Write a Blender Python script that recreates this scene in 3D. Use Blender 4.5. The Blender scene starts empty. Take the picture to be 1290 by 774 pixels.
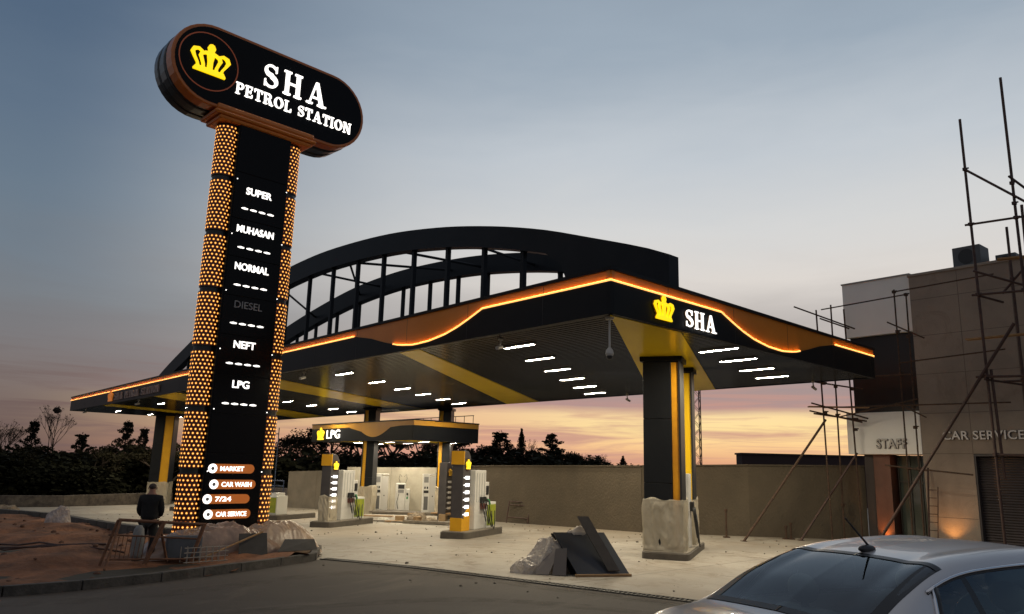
import bpy, bmesh, math, random
from mathutils import Vector, Matrix, noise
PI = math.pi
random.seed(7)
SC = bpy.context.scene
COL = SC.collection

# ------------------------------------------------------------------ camera
H_EYE = 2.2
pit = math.atan(201/970.0); roll = math.atan(120/4737.0)
R0 = Vector((1,0,0)); FW = Vector((0, math.cos(pit), math.sin(pit))); U0 = Vector((0, -math.sin(pit), math.cos(pit)))
RT = R0*math.cos(roll) + U0*math.sin(roll); UP = -R0*math.sin(roll) + U0*math.cos(roll)
cam_d = bpy.data.cameras.new('camera'); cam = bpy.data.objects.new('camera', cam_d); COL.objects.link(cam)
m = Matrix.Identity(4)
for i in range(3):
    m[i][0] = RT[i]; m[i][1] = UP[i]; m[i][2] = -FW[i]
m[2][3] = H_EYE
cam.matrix_world = m
cam_d.sensor_width = 36; cam_d.lens = 970/1290*36; cam_d.clip_end = 3000; cam_d.clip_start = .05
SC.camera = cam
SC.view_settings.view_transform = 'Standard'; SC.view_settings.look = 'None'
SC.view_settings.exposure = 0; SC.view_settings.gamma = 1
SC.render.engine = 'CYCLES'
try:
    SC.cycles.use_denoising = True
    SC.cycles.max_bounces = 6; SC.cycles.diffuse_bounces = 3; SC.cycles.glossy_bounces = 3
    SC.cycles.transparent_max_bounces = 8; SC.cycles.sample_clamp_indirect = 3
    SC.cycles.caustics_reflective = False; SC.cycles.caustics_refractive = False
except Exception: pass

def lin(c):
    return tuple((x/255/12.92 if x/255 <= .04045 else ((x/255+.055)/1.055)**2.4) for x in c)

# ------------------------------------------------------------------ dusk sky
w = bpy.data.worlds.new('World'); SC.world = w; w.use_nodes = True
nt = w.node_tree; N = nt.nodes; L = nt.links
for n in list(N): N.remove(n)
def wn(t, **k):
    n = N.new(t)
    for a, b in k.items(): setattr(n, a, b)
    return n
def wmath(op, a, b=None, c=None, clamp=False):
    n = wn('ShaderNodeMath', operation=op); n.use_clamp = clamp
    for i, v in enumerate((a, b, c)):
        if v is None: continue
        if isinstance(v, (int, float)): n.inputs[i].default_value = v
        else: L.new(v, n.inputs[i])
    return n.outputs[0]
tc = wn('ShaderNodeTexCoord'); sep = wn('ShaderNodeSeparateXYZ'); L.new(tc.outputs['Generated'], sep.inputs[0])
X, Y, Z = sep.outputs
hlen = wmath('SQRT', wmath('ADD', wmath('MULTIPLY', X, X), wmath('MULTIPLY', Y, Y)))
SUN_AZ = math.radians(19)      # to the right of the view axis
cs = wmath('DIVIDE', wmath('ADD', wmath('MULTIPLY', X, math.sin(SUN_AZ)), wmath('MULTIPLY', Y, math.cos(SUN_AZ))), wmath('MAXIMUM', hlen, 1e-3))
azr = wmath('ARCTAN2', X, Y)
sunf = wn('ShaderNodeMapRange'); L.new(cs, sunf.inputs[0])
sunf.inputs[1].default_value = math.cos(math.radians(53)); sunf.inputs[2].default_value = math.cos(math.radians(4)); sunf.interpolation_type = 'SMOOTHSTEP'
def cloudnoise(sa, se, off, detail=5, rough=.55, dist=.3):
    cx = wn('ShaderNodeCombineXYZ')
    L.new(wmath('MULTIPLY', azr, sa), cx.inputs[0]); L.new(wmath('MULTIPLY', Z, se), cx.inputs[1]); cx.inputs[2].default_value = off
    nz = wn('ShaderNodeTexNoise'); L.new(cx.outputs[0], nz.inputs[0])
    nz.inputs['Scale'].default_value = 1; nz.inputs['Detail'].default_value = detail; nz.inputs['Roughness'].default_value = rough; nz.inputs['Distortion'].default_value = dist
    return nz.outputs[0]
warp = cloudnoise(3.2, 14, 3.7, 4)
zw = wmath('ADD', Z, wmath('MULTIPLY', wmath('SUBTRACT', warp, .5), wmath('MULTIPLY', Z, .22)))
def ramp(val, stops):
    r = wn('ShaderNodeValToRGB'); L.new(val, r.inputs[0]); e = r.color_ramp.elements
    while len(e) > 1: e.remove(e[-1])
    e[0].position = stops[0][0]; e[0].color = (*lin(stops[0][1]), 1)
    for p, c in stops[1:]:
        x = e.new(p); x.color = (*lin(c), 1)
    return r.outputs[0]
far = ramp(zw, [(0,(104,86,82)),(.03,(116,97,90)),(.07,(124,110,105)),(.11,(125,118,118)),(.17,(122,129,136)),(.26,(109,125,140)),(.37,(96,114,134)),(.50,(80,100,124)),(.8,(60,80,110))])
near = ramp(zw, [(0,(206,150,124)),(.012,(228,172,132)),(.03,(250,206,148)),(.05,(255,226,160)),(.066,(252,222,164)),(.078,(176,146,142)),(.105,(160,145,145)),(.135,(186,175,170)),(.18,(188,182,178)),(.23,(220,214,208)),(.29,(214,214,213)),(.38,(194,201,208)),(.5,(156,170,184)),(.8,(104,120,142))])
mixA = wn('ShaderNodeMix', data_type='RGBA'); L.new(sunf.outputs[0], mixA.inputs[0]); L.new(far, mixA.inputs[6]); L.new(near, mixA.inputs[7])
pk1 = wn('ShaderNodeMapRange'); L.new(cs, pk1.inputs[0]); pk1.inputs[1].default_value = .992; pk1.inputs[2].default_value = .93; pk1.interpolation_type = 'SMOOTHSTEP'
pk2 = wn('ShaderNodeMapRange'); L.new(Z, pk2.inputs[0]); pk2.inputs[1].default_value = .10; pk2.inputs[2].default_value = .03
pkf = wmath('MULTIPLY', wmath('MULTIPLY', pk1.outputs[0], pk2.outputs[0]), wmath('MULTIPLY', sunf.outputs[0], .72))
mixP = wn('ShaderNodeMix', data_type='RGBA'); L.new(pkf, mixP.inputs[0]); L.new(mixA.outputs[2], mixP.inputs[6]); mixP.inputs[7].default_value = (*lin((222,156,138)),1)
# streaks of cloud low over the sunset
streak = wn('ShaderNodeMapRange'); L.new(cloudnoise(5, 85, 1.3, 6, .6, .6), streak.inputs[0])
streak.inputs[1].default_value = .45; streak.inputs[2].default_value = .66
low = wn('ShaderNodeMapRange'); L.new(Z, low.inputs[0]); low.inputs[1].default_value = .14; low.inputs[2].default_value = .06
fac1 = wmath('MULTIPLY', wmath('MULTIPLY', streak.outputs[0], low.outputs[0]), .85)
mixB = wn('ShaderNodeMix', data_type='RGBA'); L.new(fac1, mixB.inputs[0]); L.new(mixP.outputs[2], mixB.inputs[6])
cc = wn('ShaderNodeMix', data_type='RGBA'); L.new(sunf.outputs[0], cc.inputs[0]); cc.inputs[6].default_value = (*lin((108,90,88)),1); cc.inputs[7].default_value = (*lin((200,150,136)),1)
L.new(cc.outputs[2], mixB.inputs[7])
# soft grey cloud higher up on the right
c2 = wn('ShaderNodeMapRange'); L.new(cloudnoise(2.6, 13, 8.1, 5, .55, .4), c2.inputs[0]); c2.inputs[1].default_value = .42; c2.inputs[2].default_value = .68
b1 = wn('ShaderNodeMapRange'); L.new(Z, b1.inputs[0]); b1.inputs[1].default_value = .09; b1.inputs[2].default_value = .15
b2 = wn('ShaderNodeMapRange'); L.new(Z, b2.inputs[0]); b2.inputs[1].default_value = .30; b2.inputs[2].default_value = .2
fac2 = wmath('MULTIPLY', wmath('MULTIPLY', wmath('MULTIPLY', c2.outputs[0], b1.outputs[0]), b2.outputs[0]), .26)
mixC = wn('ShaderNodeMix', data_type='RGBA'); L.new(fac2, mixC.inputs[0]); L.new(mixB.outputs[2], mixC.inputs[6])
cc2 = wn('ShaderNodeMix', data_type='RGBA'); L.new(sunf.outputs[0], cc2.inputs[0]); cc2.inputs[6].default_value = (*lin((112,104,104)),1); cc2.inputs[7].default_value = (*lin((150,146,146)),1)
L.new(cc2.outputs[2], mixC.inputs[7])
sky = wn('ShaderNodeTexSky', sky_type='NISHITA'); sky.sun_disc = False; sky.sun_elevation = math.radians(.5); sky.sun_rotation = SUN_AZ
east = wn('ShaderNodeMapRange'); L.new(cs, east.inputs[0]); east.inputs[1].default_value = .42; east.inputs[2].default_value = -.35; east.interpolation_type = 'SMOOTHSTEP'
zen = wn('ShaderNodeMapRange'); L.new(Z, zen.inputs[0]); zen.inputs[1].default_value = .55; zen.inputs[2].default_value = .9
eastf = wmath('MAXIMUM', east.outputs[0], wmath('MULTIPLY', zen.outputs[0], .8))
mixD = wn('ShaderNodeMix', data_type='RGBA'); L.new(eastf, mixD.inputs[0]); L.new(mixC.outputs[2], mixD.inputs[6]); mixD.inputs[7].default_value = (*lin((132,134,140)),1)
bg1 = wn('ShaderNodeBackground'); L.new(mixD.outputs[2], bg1.inputs[0]); bg1.inputs[1].default_value = 1.0
bg2 = wn('ShaderNodeBackground'); L.new(sky.outputs[0], bg2.inputs[0]); bg2.inputs[1].default_value = .002
ad = wn('ShaderNodeAddShader'); L.new(bg1.outputs[0], ad.inputs[0]); L.new(bg2.outputs[0], ad.inputs[1])
wo = wn('ShaderNodeOutputWorld'); L.new(ad.outputs[0], wo.inputs[0])

sd = bpy.data.lights.new('sun', 'SUN'); sd.energy = .06; sd.angle = math.radians(8); sd.color = (1,.55,.3)
so = bpy.data.objects.new('sun', sd); COL.objects.link(so)
so.rotation_euler = Vector((math.sin(SUN_AZ), math.cos(SUN_AZ), math.tan(math.radians(1.2)))).to_track_quat('Z','Y').to_euler()

# ------------------------------------------------------------------ materials
MATS = {}
def mat(name, c, rough=.6, metal=0, c2=None, ns=3, nd=6, bump=0, bs=None, spec=.5, emit=None, es=0, coat=0, stretch=None, lo=.35, hi=.65):
    if name in MATS: return MATS[name]
    M = bpy.data.materials.new(name); M.use_nodes = True; t = M.node_tree; n = t.nodes; l = t.links
    b = n['Principled BSDF']; b.inputs['Base Color'].default_value = (*c,1); b.inputs['Roughness'].default_value = rough; b.inputs['Metallic'].default_value = metal
    b.inputs['Specular IOR Level'].default_value = spec; b.inputs['Coat Weight'].default_value = coat
    if c2 is not None or bump:
        tcn = n.new('ShaderNodeTexCoord'); vec = tcn.outputs['Object']
        if stretch:
            mp = n.new('ShaderNodeMapping'); mp.inputs['Scale'].default_value = stretch; l.new(vec, mp.inputs[0]); vec = mp.outputs[0]
    if c2 is not None:
        z = n.new('ShaderNodeTexNoise'); z.inputs['Scale'].default_value = ns; z.inputs['Detail'].default_value = nd; z.inputs['Roughness'].default_value = .62; l.new(vec, z.inputs[0])
        mr = n.new('ShaderNodeMapRange'); mr.inputs[1].default_value = lo; mr.inputs[2].default_value = hi; l.new(z.outputs[0], mr.inputs[0])
        mx = n.new('ShaderNodeMix'); mx.data_type = 'RGBA'; mx.inputs[6].default_value = (*c,1); mx.inputs[7].default_value = (*c2,1)
        l.new(mr.outputs[0], mx.inputs[0]); l.new(mx.outputs[2], b.inputs['Base Color'])
    if bump:
        z2 = n.new('ShaderNodeTexNoise'); z2.inputs['Scale'].default_value = bs or ns*6; z2.inputs['Detail'].default_value = 6; l.new(vec, z2.inputs[0])
        bp = n.new('ShaderNodeBump'); bp.inputs['Strength'].default_value = bump; bp.inputs['Distance'].default_value = .05; l.new(z2.outputs[0], bp.inputs['Height']); l.new(bp.outputs[0], b.inputs['Normal'])
    if emit is not None:
        b.inputs['Emission Color'].default_value = (*emit,1); b.inputs['Emission Strength'].default_value = es
    MATS[name] = M; return M
def no_mis(M):
    try: M.cycles.emission_sampling = 'NONE'
    except Exception: pass
    return M

def ground_mat(name, ca, cb, cj=None, js=None, cstain=None, spots=None, rough=.8, bump=.25, ang=0, stretch=None, crack=0):
    """concrete / asphalt in world scale: large patches, fine grain, stains and optional joints"""
    M = bpy.data.materials.new(name); M.use_nodes = True; t = M.node_tree; n = t.nodes; l = t.links; b = n['Principled BSDF']
    b.inputs['Roughness'].default_value = rough
    tcn = n.new('ShaderNodeTexCoord'); mp = n.new('ShaderNodeMapping'); mp.inputs['Rotation'].default_value = (0,0,ang); l.new(tcn.outputs['Object'], mp.inputs[0]); v = mp.outputs[0]
    def nz(s, d, r=.6, st=None, dist=0):
        vv = v
        if st:
            m2 = n.new('ShaderNodeMapping'); m2.inputs['Scale'].default_value = st; l.new(v, m2.inputs[0]); vv = m2.outputs[0]
        z = n.new('ShaderNodeTexNoise'); z.inputs['Scale'].default_value = s; z.inputs['Detail'].default_value = d; z.inputs['Roughness'].default_value = r; z.inputs['Distortion'].default_value = dist; l.new(vv, z.inputs[0]); return z.outputs[0]
    def mr(x, a, c):
        q = n.new('ShaderNodeMapRange'); q.inputs[1].default_value = a; q.inputs[2].default_value = c; l.new(x, q.inputs[0]); return q.outputs[0]
    def mix(f, a, c):
        q = n.new('ShaderNodeMix'); q.data_type = 'RGBA'; l.new(f, q.inputs[0])
        for i, x in ((6,a),(7,c)):
            if isinstance(x, tuple): q.inputs[i].default_value = (*x,1)
            else: l.new(x, q.inputs[i])
        return q.outputs[2]
    col = mix(mr(nz(.22, 7, .66), .40, .60), ca, cb)
    col = mix(mr(nz(45, 3), .35, .9), col, tuple(x*.6 for x in ca))
    if cstain:
        col = mix(mr(nz(.55, 6, .7, (1,.28,1), 1.2), .55, .72), col, cstain)
    if spots:
        col = mix(mr(nz(1.7, 5, .75, None, .8), .53, .62), col, spots)
        col = mix(mr(nz(.09, 4, .6, None, .4), .50, .66), col, tuple(x*1.25 for x in spots))
    if cj:
        br = n.new('ShaderNodeTexBrick'); br.offset = 0; br.inputs['Scale'].default_value = 1; br.inputs['Brick Width'].default_value = js[0]; br.inputs['Row Height'].default_value = js[1]
        br.inputs['Mortar Size'].default_value = .022; br.inputs['Mortar Smooth'].default_value = .3; l.new(v, br.inputs[0])
        col = mix(br.outputs['Fac'], col, cj)
    l.new(col, b.inputs['Base Color'])
    bp = n.new('ShaderNodeBump'); bp.inputs['Strength'].default_value = bump; bp.inputs['Distance'].default_value = .02; l.new(nz(30, 6, .7), bp.inputs['Height']); l.new(bp.outputs[0], b.inputs['Normal'])
    return M

ORANGE = mat('orange_panel', (.68,.235,.02), .36, c2=(.58,.19,.016), ns=.6, spec=.4)
BLACKP = mat('black_panel', (.008,.009,.011), .42, c2=(.011,.0115,.013), ns=.7, spec=.12)
ARCHM = mat('arch_cladding', (.008,.011,.015), .5, c2=(.013,.016,.021), ns=.5, spec=.15)
SLAT = mat('soffit_slat', (.012,.012,.011), .2, spec=.32, metal=0)
YELLOW = mat('yellow_panel', (.95,.68,.025), .24, c2=(.90,.62,.022), ns=.5, spec=.5)
YELDIM = mat('yellow_cover', (.70,.36,.012), .35, c2=(.62,.31,.01), ns=2)
STEEL = mat('grey_steel', (.30,.31,.33), .45, .6, c2=(.2,.2,.21), ns=4)
WHITE = mat('white_paint', (.72,.71,.68), .4, c2=(.62,.61,.57), ns=5)
DARK = mat('dark_plastic', (.015,.015,.016), .45)
LEDO = no_mis(mat('orange_led', (.9,.5,.2), .5, emit=(1,.46,.12), es=1.7))
LEDW = mat('added_orange_wash', (.9,.5,.2), .5, emit=(1,.42,.10), es=16)  # hidden upward glow, added to brighten the orange fascia above the line
LETP = None
LETW = no_mis(mat('white_letter_light', (.9,.9,.9), .5, emit=(1,.95,.88), es=1.9))
CROWNY = no_mis(mat('yellow_crown_light', (.9,.7,.1), .5, emit=(1,.66,.0), es=1.15))
LETSIDE = mat('letter_return', (.55,.36,.2), .5)
TUBE = mat('lamp_tube', (.9,.9,.9), .5, emit=(1,.87,.64), es=430)
ALU = mat('lamp_housing', (.5,.5,.5), .4, .5)
RUST = mat('rusty_tube', (.085,.045,.025), .8, .1, c2=(.035,.02,.013), ns=14, bump=.3)
DSTEEL = mat('dark_scaffold_tube', (.04,.022,.02), .6, .2, c2=(.08,.04,.028), ns=9)
WOOD = mat('raw_timber', (.36,.22,.10), .75, c2=(.25,.14,.06), ns=3, stretch=(1,6,6), bump=.2)
FILM = mat('dusty_plastic_film', (.60,.54,.42), .28, c2=(.52,.46,.35), ns=3, bump=.35, bs=18, spec=.8, stretch=(1,1,.35))
FILM.node_tree.nodes['Principled BSDF'].inputs['Alpha'].default_value = .56
CONC = mat('cast_concrete', (.30,.255,.205), .85, c2=(.20,.165,.13), ns=1.3, bump=.35, bs=22)

# ------------------------------------------------------------------ mesh helpers
class MB:
    def __init__(s): s.v = []; s.f = []
    def add(s, vs, fs):
        o = len(s.v); s.v += [Vector(p) for p in vs]; s.f += [tuple(i+o for i in f) for f in fs]
    def hexa(s, a):   # 8 points: bottom loop, top loop
        s.add(a, [(0,3,2,1),(4,5,6,7),(0,1,5,4),(1,2,6,5),(2,3,7,6),(3,0,4,7)])
    def box(s, c, d, rz=0, M=None):
        x, y, z = d[0]/2, d[1]/2, d[2]/2
        P = [Vector(p) for p in ((-x,-y,-z),(x,-y,-z),(x,y,-z),(-x,y,-z),(-x,-y,z),(x,-y,z),(x,y,z),(-x,y,z))]
        R = M if M is not None else Matrix.Rotation(rz, 3, 'Z')
        s.hexa([R @ p + Vector(c) for p in P])
    def bb(s, x0, x1, y0, y1, z0, z1): s.box(((x0+x1)/2,(y0+y1)/2,(z0+z1)/2), (abs(x1-x0),abs(y1-y0),abs(z1-z0)))
    def prism(s, poly, o, ex, ey, n, d):  # poly 2D; front at o+n*d, back at o
        o = Vector(o); k = len(poly)
        a = [o + ex*p[0] + ey*p[1] for p in poly]; b = [p + n*d for p in a]
        s.add(a+b, [tuple(range(k))[::-1], tuple(range(k,2*k))] + [(i,(i+1)%k,k+(i+1)%k,k+i) for i in range(k)])
    def ribbon(s, pts, ws, o, ex, ey, n, d):
        Lp = []; Rp = []
        for i, p in enumerate(pts):
            a = pts[max(i-1,0)]; b = pts[min(i+1,len(pts)-1)]
            t = Vector((b[0]-a[0], b[1]-a[1])); t.normalize(); q = Vector((-t.y,t.x))
            wd = ws[i]/2
            Lp.append((p[0]+q.x*wd, p[1]+q.y*wd)); Rp.append((p[0]-q.x*wd, p[1]-q.y*wd))
        o = Vector(o); k = len(pts)
        F = lambda p, h: o + ex*p[0] + ey*p[1] + n*h
        vs = [F(p,0) for p in Lp]+[F(p,0) for p in Rp]+[F(p,d) for p in Lp]+[F(p,d) for p in Rp]
        fs = []
        for i in range(k-1):
            fs += [(i,k+i,k+i+1,i+1),(2*k+i,2*k+i+1,3*k+i+1,3*k+i),(i,i+1,2*k+i+1,2*k+i),(k+i,3*k+i,3*k+i+1,k+i+1)]
        fs += [(0,2*k,3*k,k),(k-1,2*k-1,4*k-1,3*k-1)]
        s.add(vs, fs)
    def tube(s, pts, r, seg=8, cap=True):
        pts = [Vector(p) for p in pts]; k = len(pts); rs = r if isinstance(r,(list,tuple)) else [r]*k
        vs = []; up = Vector((0,0,1)); prev = None
        for i, p in enumerate(pts):
            t = (pts[min(i+1,k-1)]-pts[max(i-1,0)]).normalized()
            if prev is None:
                a = t.orthogonal().normalized()
            else:
                a = (prev - t*prev.dot(t)); a = a.normalized() if a.length > 1e-6 else t.orthogonal().normalized()
            prev = a; b = t.cross(a)
            vs += [p + (a*math.cos(2*PI*j/seg)+b*math.sin(2*PI*j/seg))*rs[i] for j in range(seg)]
        fs = [(i*seg+j, i*seg+(j+1)%seg, (i+1)*seg+(j+1)%seg, (i+1)*seg+j) for i in range(k-1) for j in range(seg)]
        if cap: fs += [tuple(range(seg))[::-1], tuple((k-1)*seg+j for j in range(seg))]
        s.add(vs, fs)
    def lathe(s, c, prof, seg=16, M=None):
        vs = []; c = Vector(c)
        for r, z in prof:
            for j in range(seg):
                p = Vector((r*math.cos(2*PI*j/seg), r*math.sin(2*PI*j/seg), z)); vs.append((M@p if M is not None else p)+c)
        k = len(prof)
        fs = [(i*seg+j, i*seg+(j+1)%seg, (i+1)*seg+(j+1)%seg, (i+1)*seg+j) for i in range(k-1) for j in range(seg)]
        fs += [tuple(range(seg))[::-1], tuple((k-1)*seg+j for j in range(seg))]
        s.add(vs, fs)
    def sphere(s, c, r, sc=(1,1,1), nu=12, nv=8, jit=0):
        vs = []; c = Vector(c)
        for i in range(nv+1):
            th = PI*i/nv
            for j in range(nu):
                ph = 2*PI*j/nu; rr = r*(1+random.uniform(-jit,jit))
                vs.append(c+Vector((sc[0]*rr*math.sin(th)*math.cos(ph), sc[1]*rr*math.sin(th)*math.sin(ph), sc[2]*rr*math.cos(th))))
        s.add(vs, [(i*nu+j,(i+1)*nu+j,(i+1)*nu+(j+1)%nu,i*nu+(j+1)%nu) for i in range(nv) for j in range(nu)])
    def build(s, name, m, parent=None, smooth=False, bevel=0, recalc=True, local=False, sub=0):
        me = bpy.data.meshes.new(name)
        off = Vector((0,0,0))
        if parent is not None and not local:
            off = parent.get('_w', None); off = Vector(off) if off is not None else Vector((0,0,0))
        me.from_pydata([tuple(p-off) for p in s.v], [], s.f)
        bm = bmesh.new(); bm.from_mesh(me)
        bmesh.ops.remove_doubles(bm, verts=bm.verts, dist=1e-5)
        if recalc: bmesh.ops.recalc_face_normals(bm, faces=bm.faces)
        bm.to_mesh(me); bm.free()
        if smooth: me.shade_smooth()
        me.materials.append(m)
        o = bpy.data.objects.new(name, me); COL.objects.link(o)
        if parent is not None: o.parent = parent
        if bevel:
            b = o.modifiers.new('bevel','BEVEL'); b.width = bevel; b.segments = 2; b.limit_method = 'ANGLE'; b.angle_limit = .6
        if sub:
            b = o.modifiers.new('sub','SUBSURF'); b.levels = sub; b.render_levels = sub
        return o
def tag(o, label=None, cat=None, group=None, kind=None):
    for k, v in (('label',label),('category',cat),('group',group),('kind',kind)):
        if v: o[k] = v
    return o
def thing(name, loc, label, cat, group=None, rz=0, local=False):
    """Empty at the base; parts' vertices are given in world coordinates unless local"""
    e = bpy.data.objects.new(name, None); COL.objects.link(e); e.location = loc; e.rotation_euler = (0,0,rz); e.empty_display_size = .2
    if not local: e['_w'] = tuple(loc)
    else: e['_w'] = (0,0,0)
    return tag(e, label, cat, group)
def sub(parent_obj, o):   # make o a sub-part of a part (part sits at its thing's origin)
    o.parent = parent_obj; return o
def children(o): return [c for c in COL.objects if c.parent == o]
def copy_tree(o, parent=None):
    c = o.copy(); COL.objects.link(c); c.parent = parent
    for ch in children(o): copy_tree(ch, c)
    return c
def one(name, mb, m, label, cat, group=None, **k):
    """a thing that is one mesh, origin moved to its base"""
    xs = [p.x for p in mb.v]; ys = [p.y for p in mb.v]; zs = [p.z for p in mb.v]
    loc = Vector(((min(xs)+max(xs))/2,(min(ys)+max(ys))/2,min(zs)))
    mb.v = [p-loc for p in mb.v]
    o = mb.build(name, m, **k); o.location = loc
    return tag(o, label, cat, group)

# text from Blender's built in font, turned into mesh data
_TX = {}
def text_polys(s, offset=0, spacing=1.0):
    key = (s, offset, spacing)
    if key in _TX: return _TX[key]
    def raw(t, off):
        cu = bpy.data.curves.new('t','FONT'); cu.body = t; cu.size = 1; cu.offset = off; cu.space_character = spacing; cu.resolution_u = 4
        ob = bpy.data.objects.new('t', cu); COL.objects.link(ob); bpy.context.view_layer.update()
        me = bpy.data.meshes.new_from_object(ob.evaluated_get(bpy.context.evaluated_depsgraph_get()))
        vs = [Vector(v.co) for v in me.vertices]; fs = [tuple(p.vertices) for p in me.polygons]
        bpy.data.objects.remove(ob); bpy.data.curves.remove(cu); bpy.data.meshes.remove(me)
        return vs, fs
    hv, _ = raw('H', 0); cap = max(v.y for v in hv)
    vs, fs = raw(s, offset); vs = [v/cap for v in vs]
    x0 = min(v.x for v in vs); y0 = 0
    vs = [Vector((v.x-x0, v.y, 0)) for v in vs]
    _TX[key] = (vs, fs, max(v.x for v in vs)); return _TX[key]
def put_text(mb, s, o, ex, ey, n, h, d=.02, width=None, offset=0, center=False, spacing=1.0):
    vs, fs, wd = text_polys(s, offset, spacing)
    sx = (width/wd if width else h); o = Vector(o)
    if center: o = o - ex*(wd*sx/2)
    F = [o + ex*(v.x*sx) + ey*(v.y*h) + n*d for v in vs]; B = [p - n*d for p in F]
    k = len(vs)
    # side walls from boundary edges
    cnt = {}
    for f in fs:
        for i in range(len(f)):
            a, b = f[i], f[(i+1)%len(f)]; cnt[(a,b)] = 1
    side = [(a,b,b+k,a+k) for (a,b) in cnt if (b,a) not in cnt]
    mb.add(F+B, fs + [tuple(i+k for i in f[::-1]) for f in fs] + side)
    return wd*sx

# serif letters made of strokes (unit cap height)
def arc(cx, cy, rx, ry, a0, a1, n=14):
    return [(cx+rx*math.cos(math.radians(a0+(a1-a0)*i/n)), cy+ry*math.sin(math.radians(a0+(a1-a0)*i/n))) for i in range(n+1)]
def glyph(ch):
    S = []; sf = .065
    def bx(x0,x1,y0,y1): S.append(('p',[(x0,y0),(x1,y0),(x1,y1),(x0,y1)]))
    def rb(p, wv): S.append(('r',p,wv))
    if ch == 'H':
        for x in (.08,.55): bx(x,x+.155,0,1); bx(x-.08,x+.235,0,sf); bx(x-.08,x+.235,1-sf,1)
        bx(.2,.6,.46,.53); W = .8
    elif ch == 'A':
        S.append(('p',[(.08,.0),(.145,.0),(.43,1),(.36,1)])); S.append(('p',[(.58,0),(.76,0),(.48,1),(.36,1)]))
        bx(.2,.6,.28,.345); bx(-.02,.26,0,sf); bx(.48,.87,0,sf); W = .86
    elif ch == 'S':
        p = arc(.32,.745,.22,.2,25,270,14) + arc(.32,.27,.235,.215,90,-155,14)[1:]
        k = len(p); ws = [.07+.11*math.exp(-((i-k*.5)/(k*.2))**2) for i in range(k)]; rb(p, ws)
        bx(.51,.56,.70,.97); bx(.07,.12,.04,.32); W = .62
    elif ch == 'P' or ch == 'R':
        bx(.08,.235,0,1); bx(0,.35,0,sf); bx(0,.3,1-sf,1)
        p = [(.24,.955)]+arc(.36,.72,.2,.235,90,-90,12)+[(.24,.485)]; k = len(p); rb(p, [.07+.09*math.sin(PI*i/(k-1)) for i in range(k)])
        W = .66
        if ch == 'R':
            S.append(('p',[(.36,.5),(.55,.5),(.76,0),(.54,0)])); bx(.5,.82,0,sf); W = .8
    elif ch == 'E':
        bx(.08,.235,0,1); bx(0,.3,0,sf); bx(0,.3,1-sf,1); bx(.2,.6,0,.09); bx(.2,.57,.91,1); bx(.2,.45,.46,.55); bx(.53,.6,.05,.27); bx(.5,.57,.74,.95); bx(.42,.48,.37,.64); W = .64
    elif ch == 'T':
        bx(.28,.43,0,1); bx(.16,.55,0,sf); bx(.02,.69,.91,1); bx(.02,.09,.7,.95); bx(.62,.69,.7,.95); W = .7
    elif ch == 'O':
        p = arc(.4,.5,.3,.455,0,360,28); rb(p, [.07+.11*abs(math.cos(2*PI*i/28)) for i in range(29)]); W = .8
    elif ch == 'L':
        bx(.08,.235,0,1); bx(0,.35,1-sf,1); bx(0,.3,0,sf); bx(.2,.6,0,.09); bx(.53,.6,.05,.32); W = .63
    elif ch == 'I':
        bx(.08,.235,0,1); bx(0,.35,0,sf); bx(0,.35,1-sf,1); W = .35
    elif ch == 'N':
        bx(.09,.17,0,1); bx(.64,.72,0,1); S.append(('p',[(.08,1),(.26,1),(.72,0),(.56,0)])); bx(0,.27,0,sf); bx(0,.2,1-sf,1); bx(.54,.81,1-sf,1); W = .82
    else: W = .4
    return S, W
def serif(mb, s, o, ex, ey, n, h, width, d=.04, track=.1):
    tot = sum(glyph(c)[1]+track for c in s)-track; sx = width/tot; x = 0; o = Vector(o)
    for c in s:
        S, W = glyph(c)
        for i, q in enumerate(S):
            oo = o + ex*(x*sx); dd = d + .0012*i
            if q[0] == 'p': mb.prism(q[1], oo, ex*sx, ey*h, n, dd)
            else: mb.ribbon(q[1], q[2], oo, ex*sx, ey*h, n, dd)
        x += W+track
def crown(mb, o, ex, ey, n, h, w_, d=.05):
    """crown centred on x, unit height, width about 1"""
    ex = ex*w_; ey = ey*h; i = 0
    parts = [('p',[(-.40,0),(.40,0),(.41,.05),(.35,.17),(-.35,.17),(-.41,.05)]),
             ('r',[(0,.14),(0,.4),(0,.66)],[.13,.13,.20]),
             ('p',[(-.14,.62),(.14,.62),(.17,.70),(.07,.74),(.1,.86),(.06,.97),(0,1),(-.06,.97),(-.1,.86),(-.07,.74),(-.17,.70)])]
    for sg in (-1,1):
        parts.append(('r',[(sg*.16,.14),(sg*.17,.26),(sg*.21,.40),(sg*.25,.52),(sg*.22,.61),(sg*.13,.66),(sg*.03,.66)],[.07,.07,.075,.09,.10,.09,.07]))
        parts.append(('r',[(sg*.29,.14),(sg*.32,.26),(sg*.40,.42),(sg*.455,.56),(sg*.41,.68),(sg*.31,.72),(sg*.21,.66)],[.06,.06,.07,.10,.11,.09,.06]))
    for p in parts:
        i += 1
        if p[0] == 'p': mb.prism(p[1], o, ex, ey, n, d+.0013*i)
        else: mb.ribbon(p[1], p[2], o, ex, ey, n, d+.0013*i)

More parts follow.
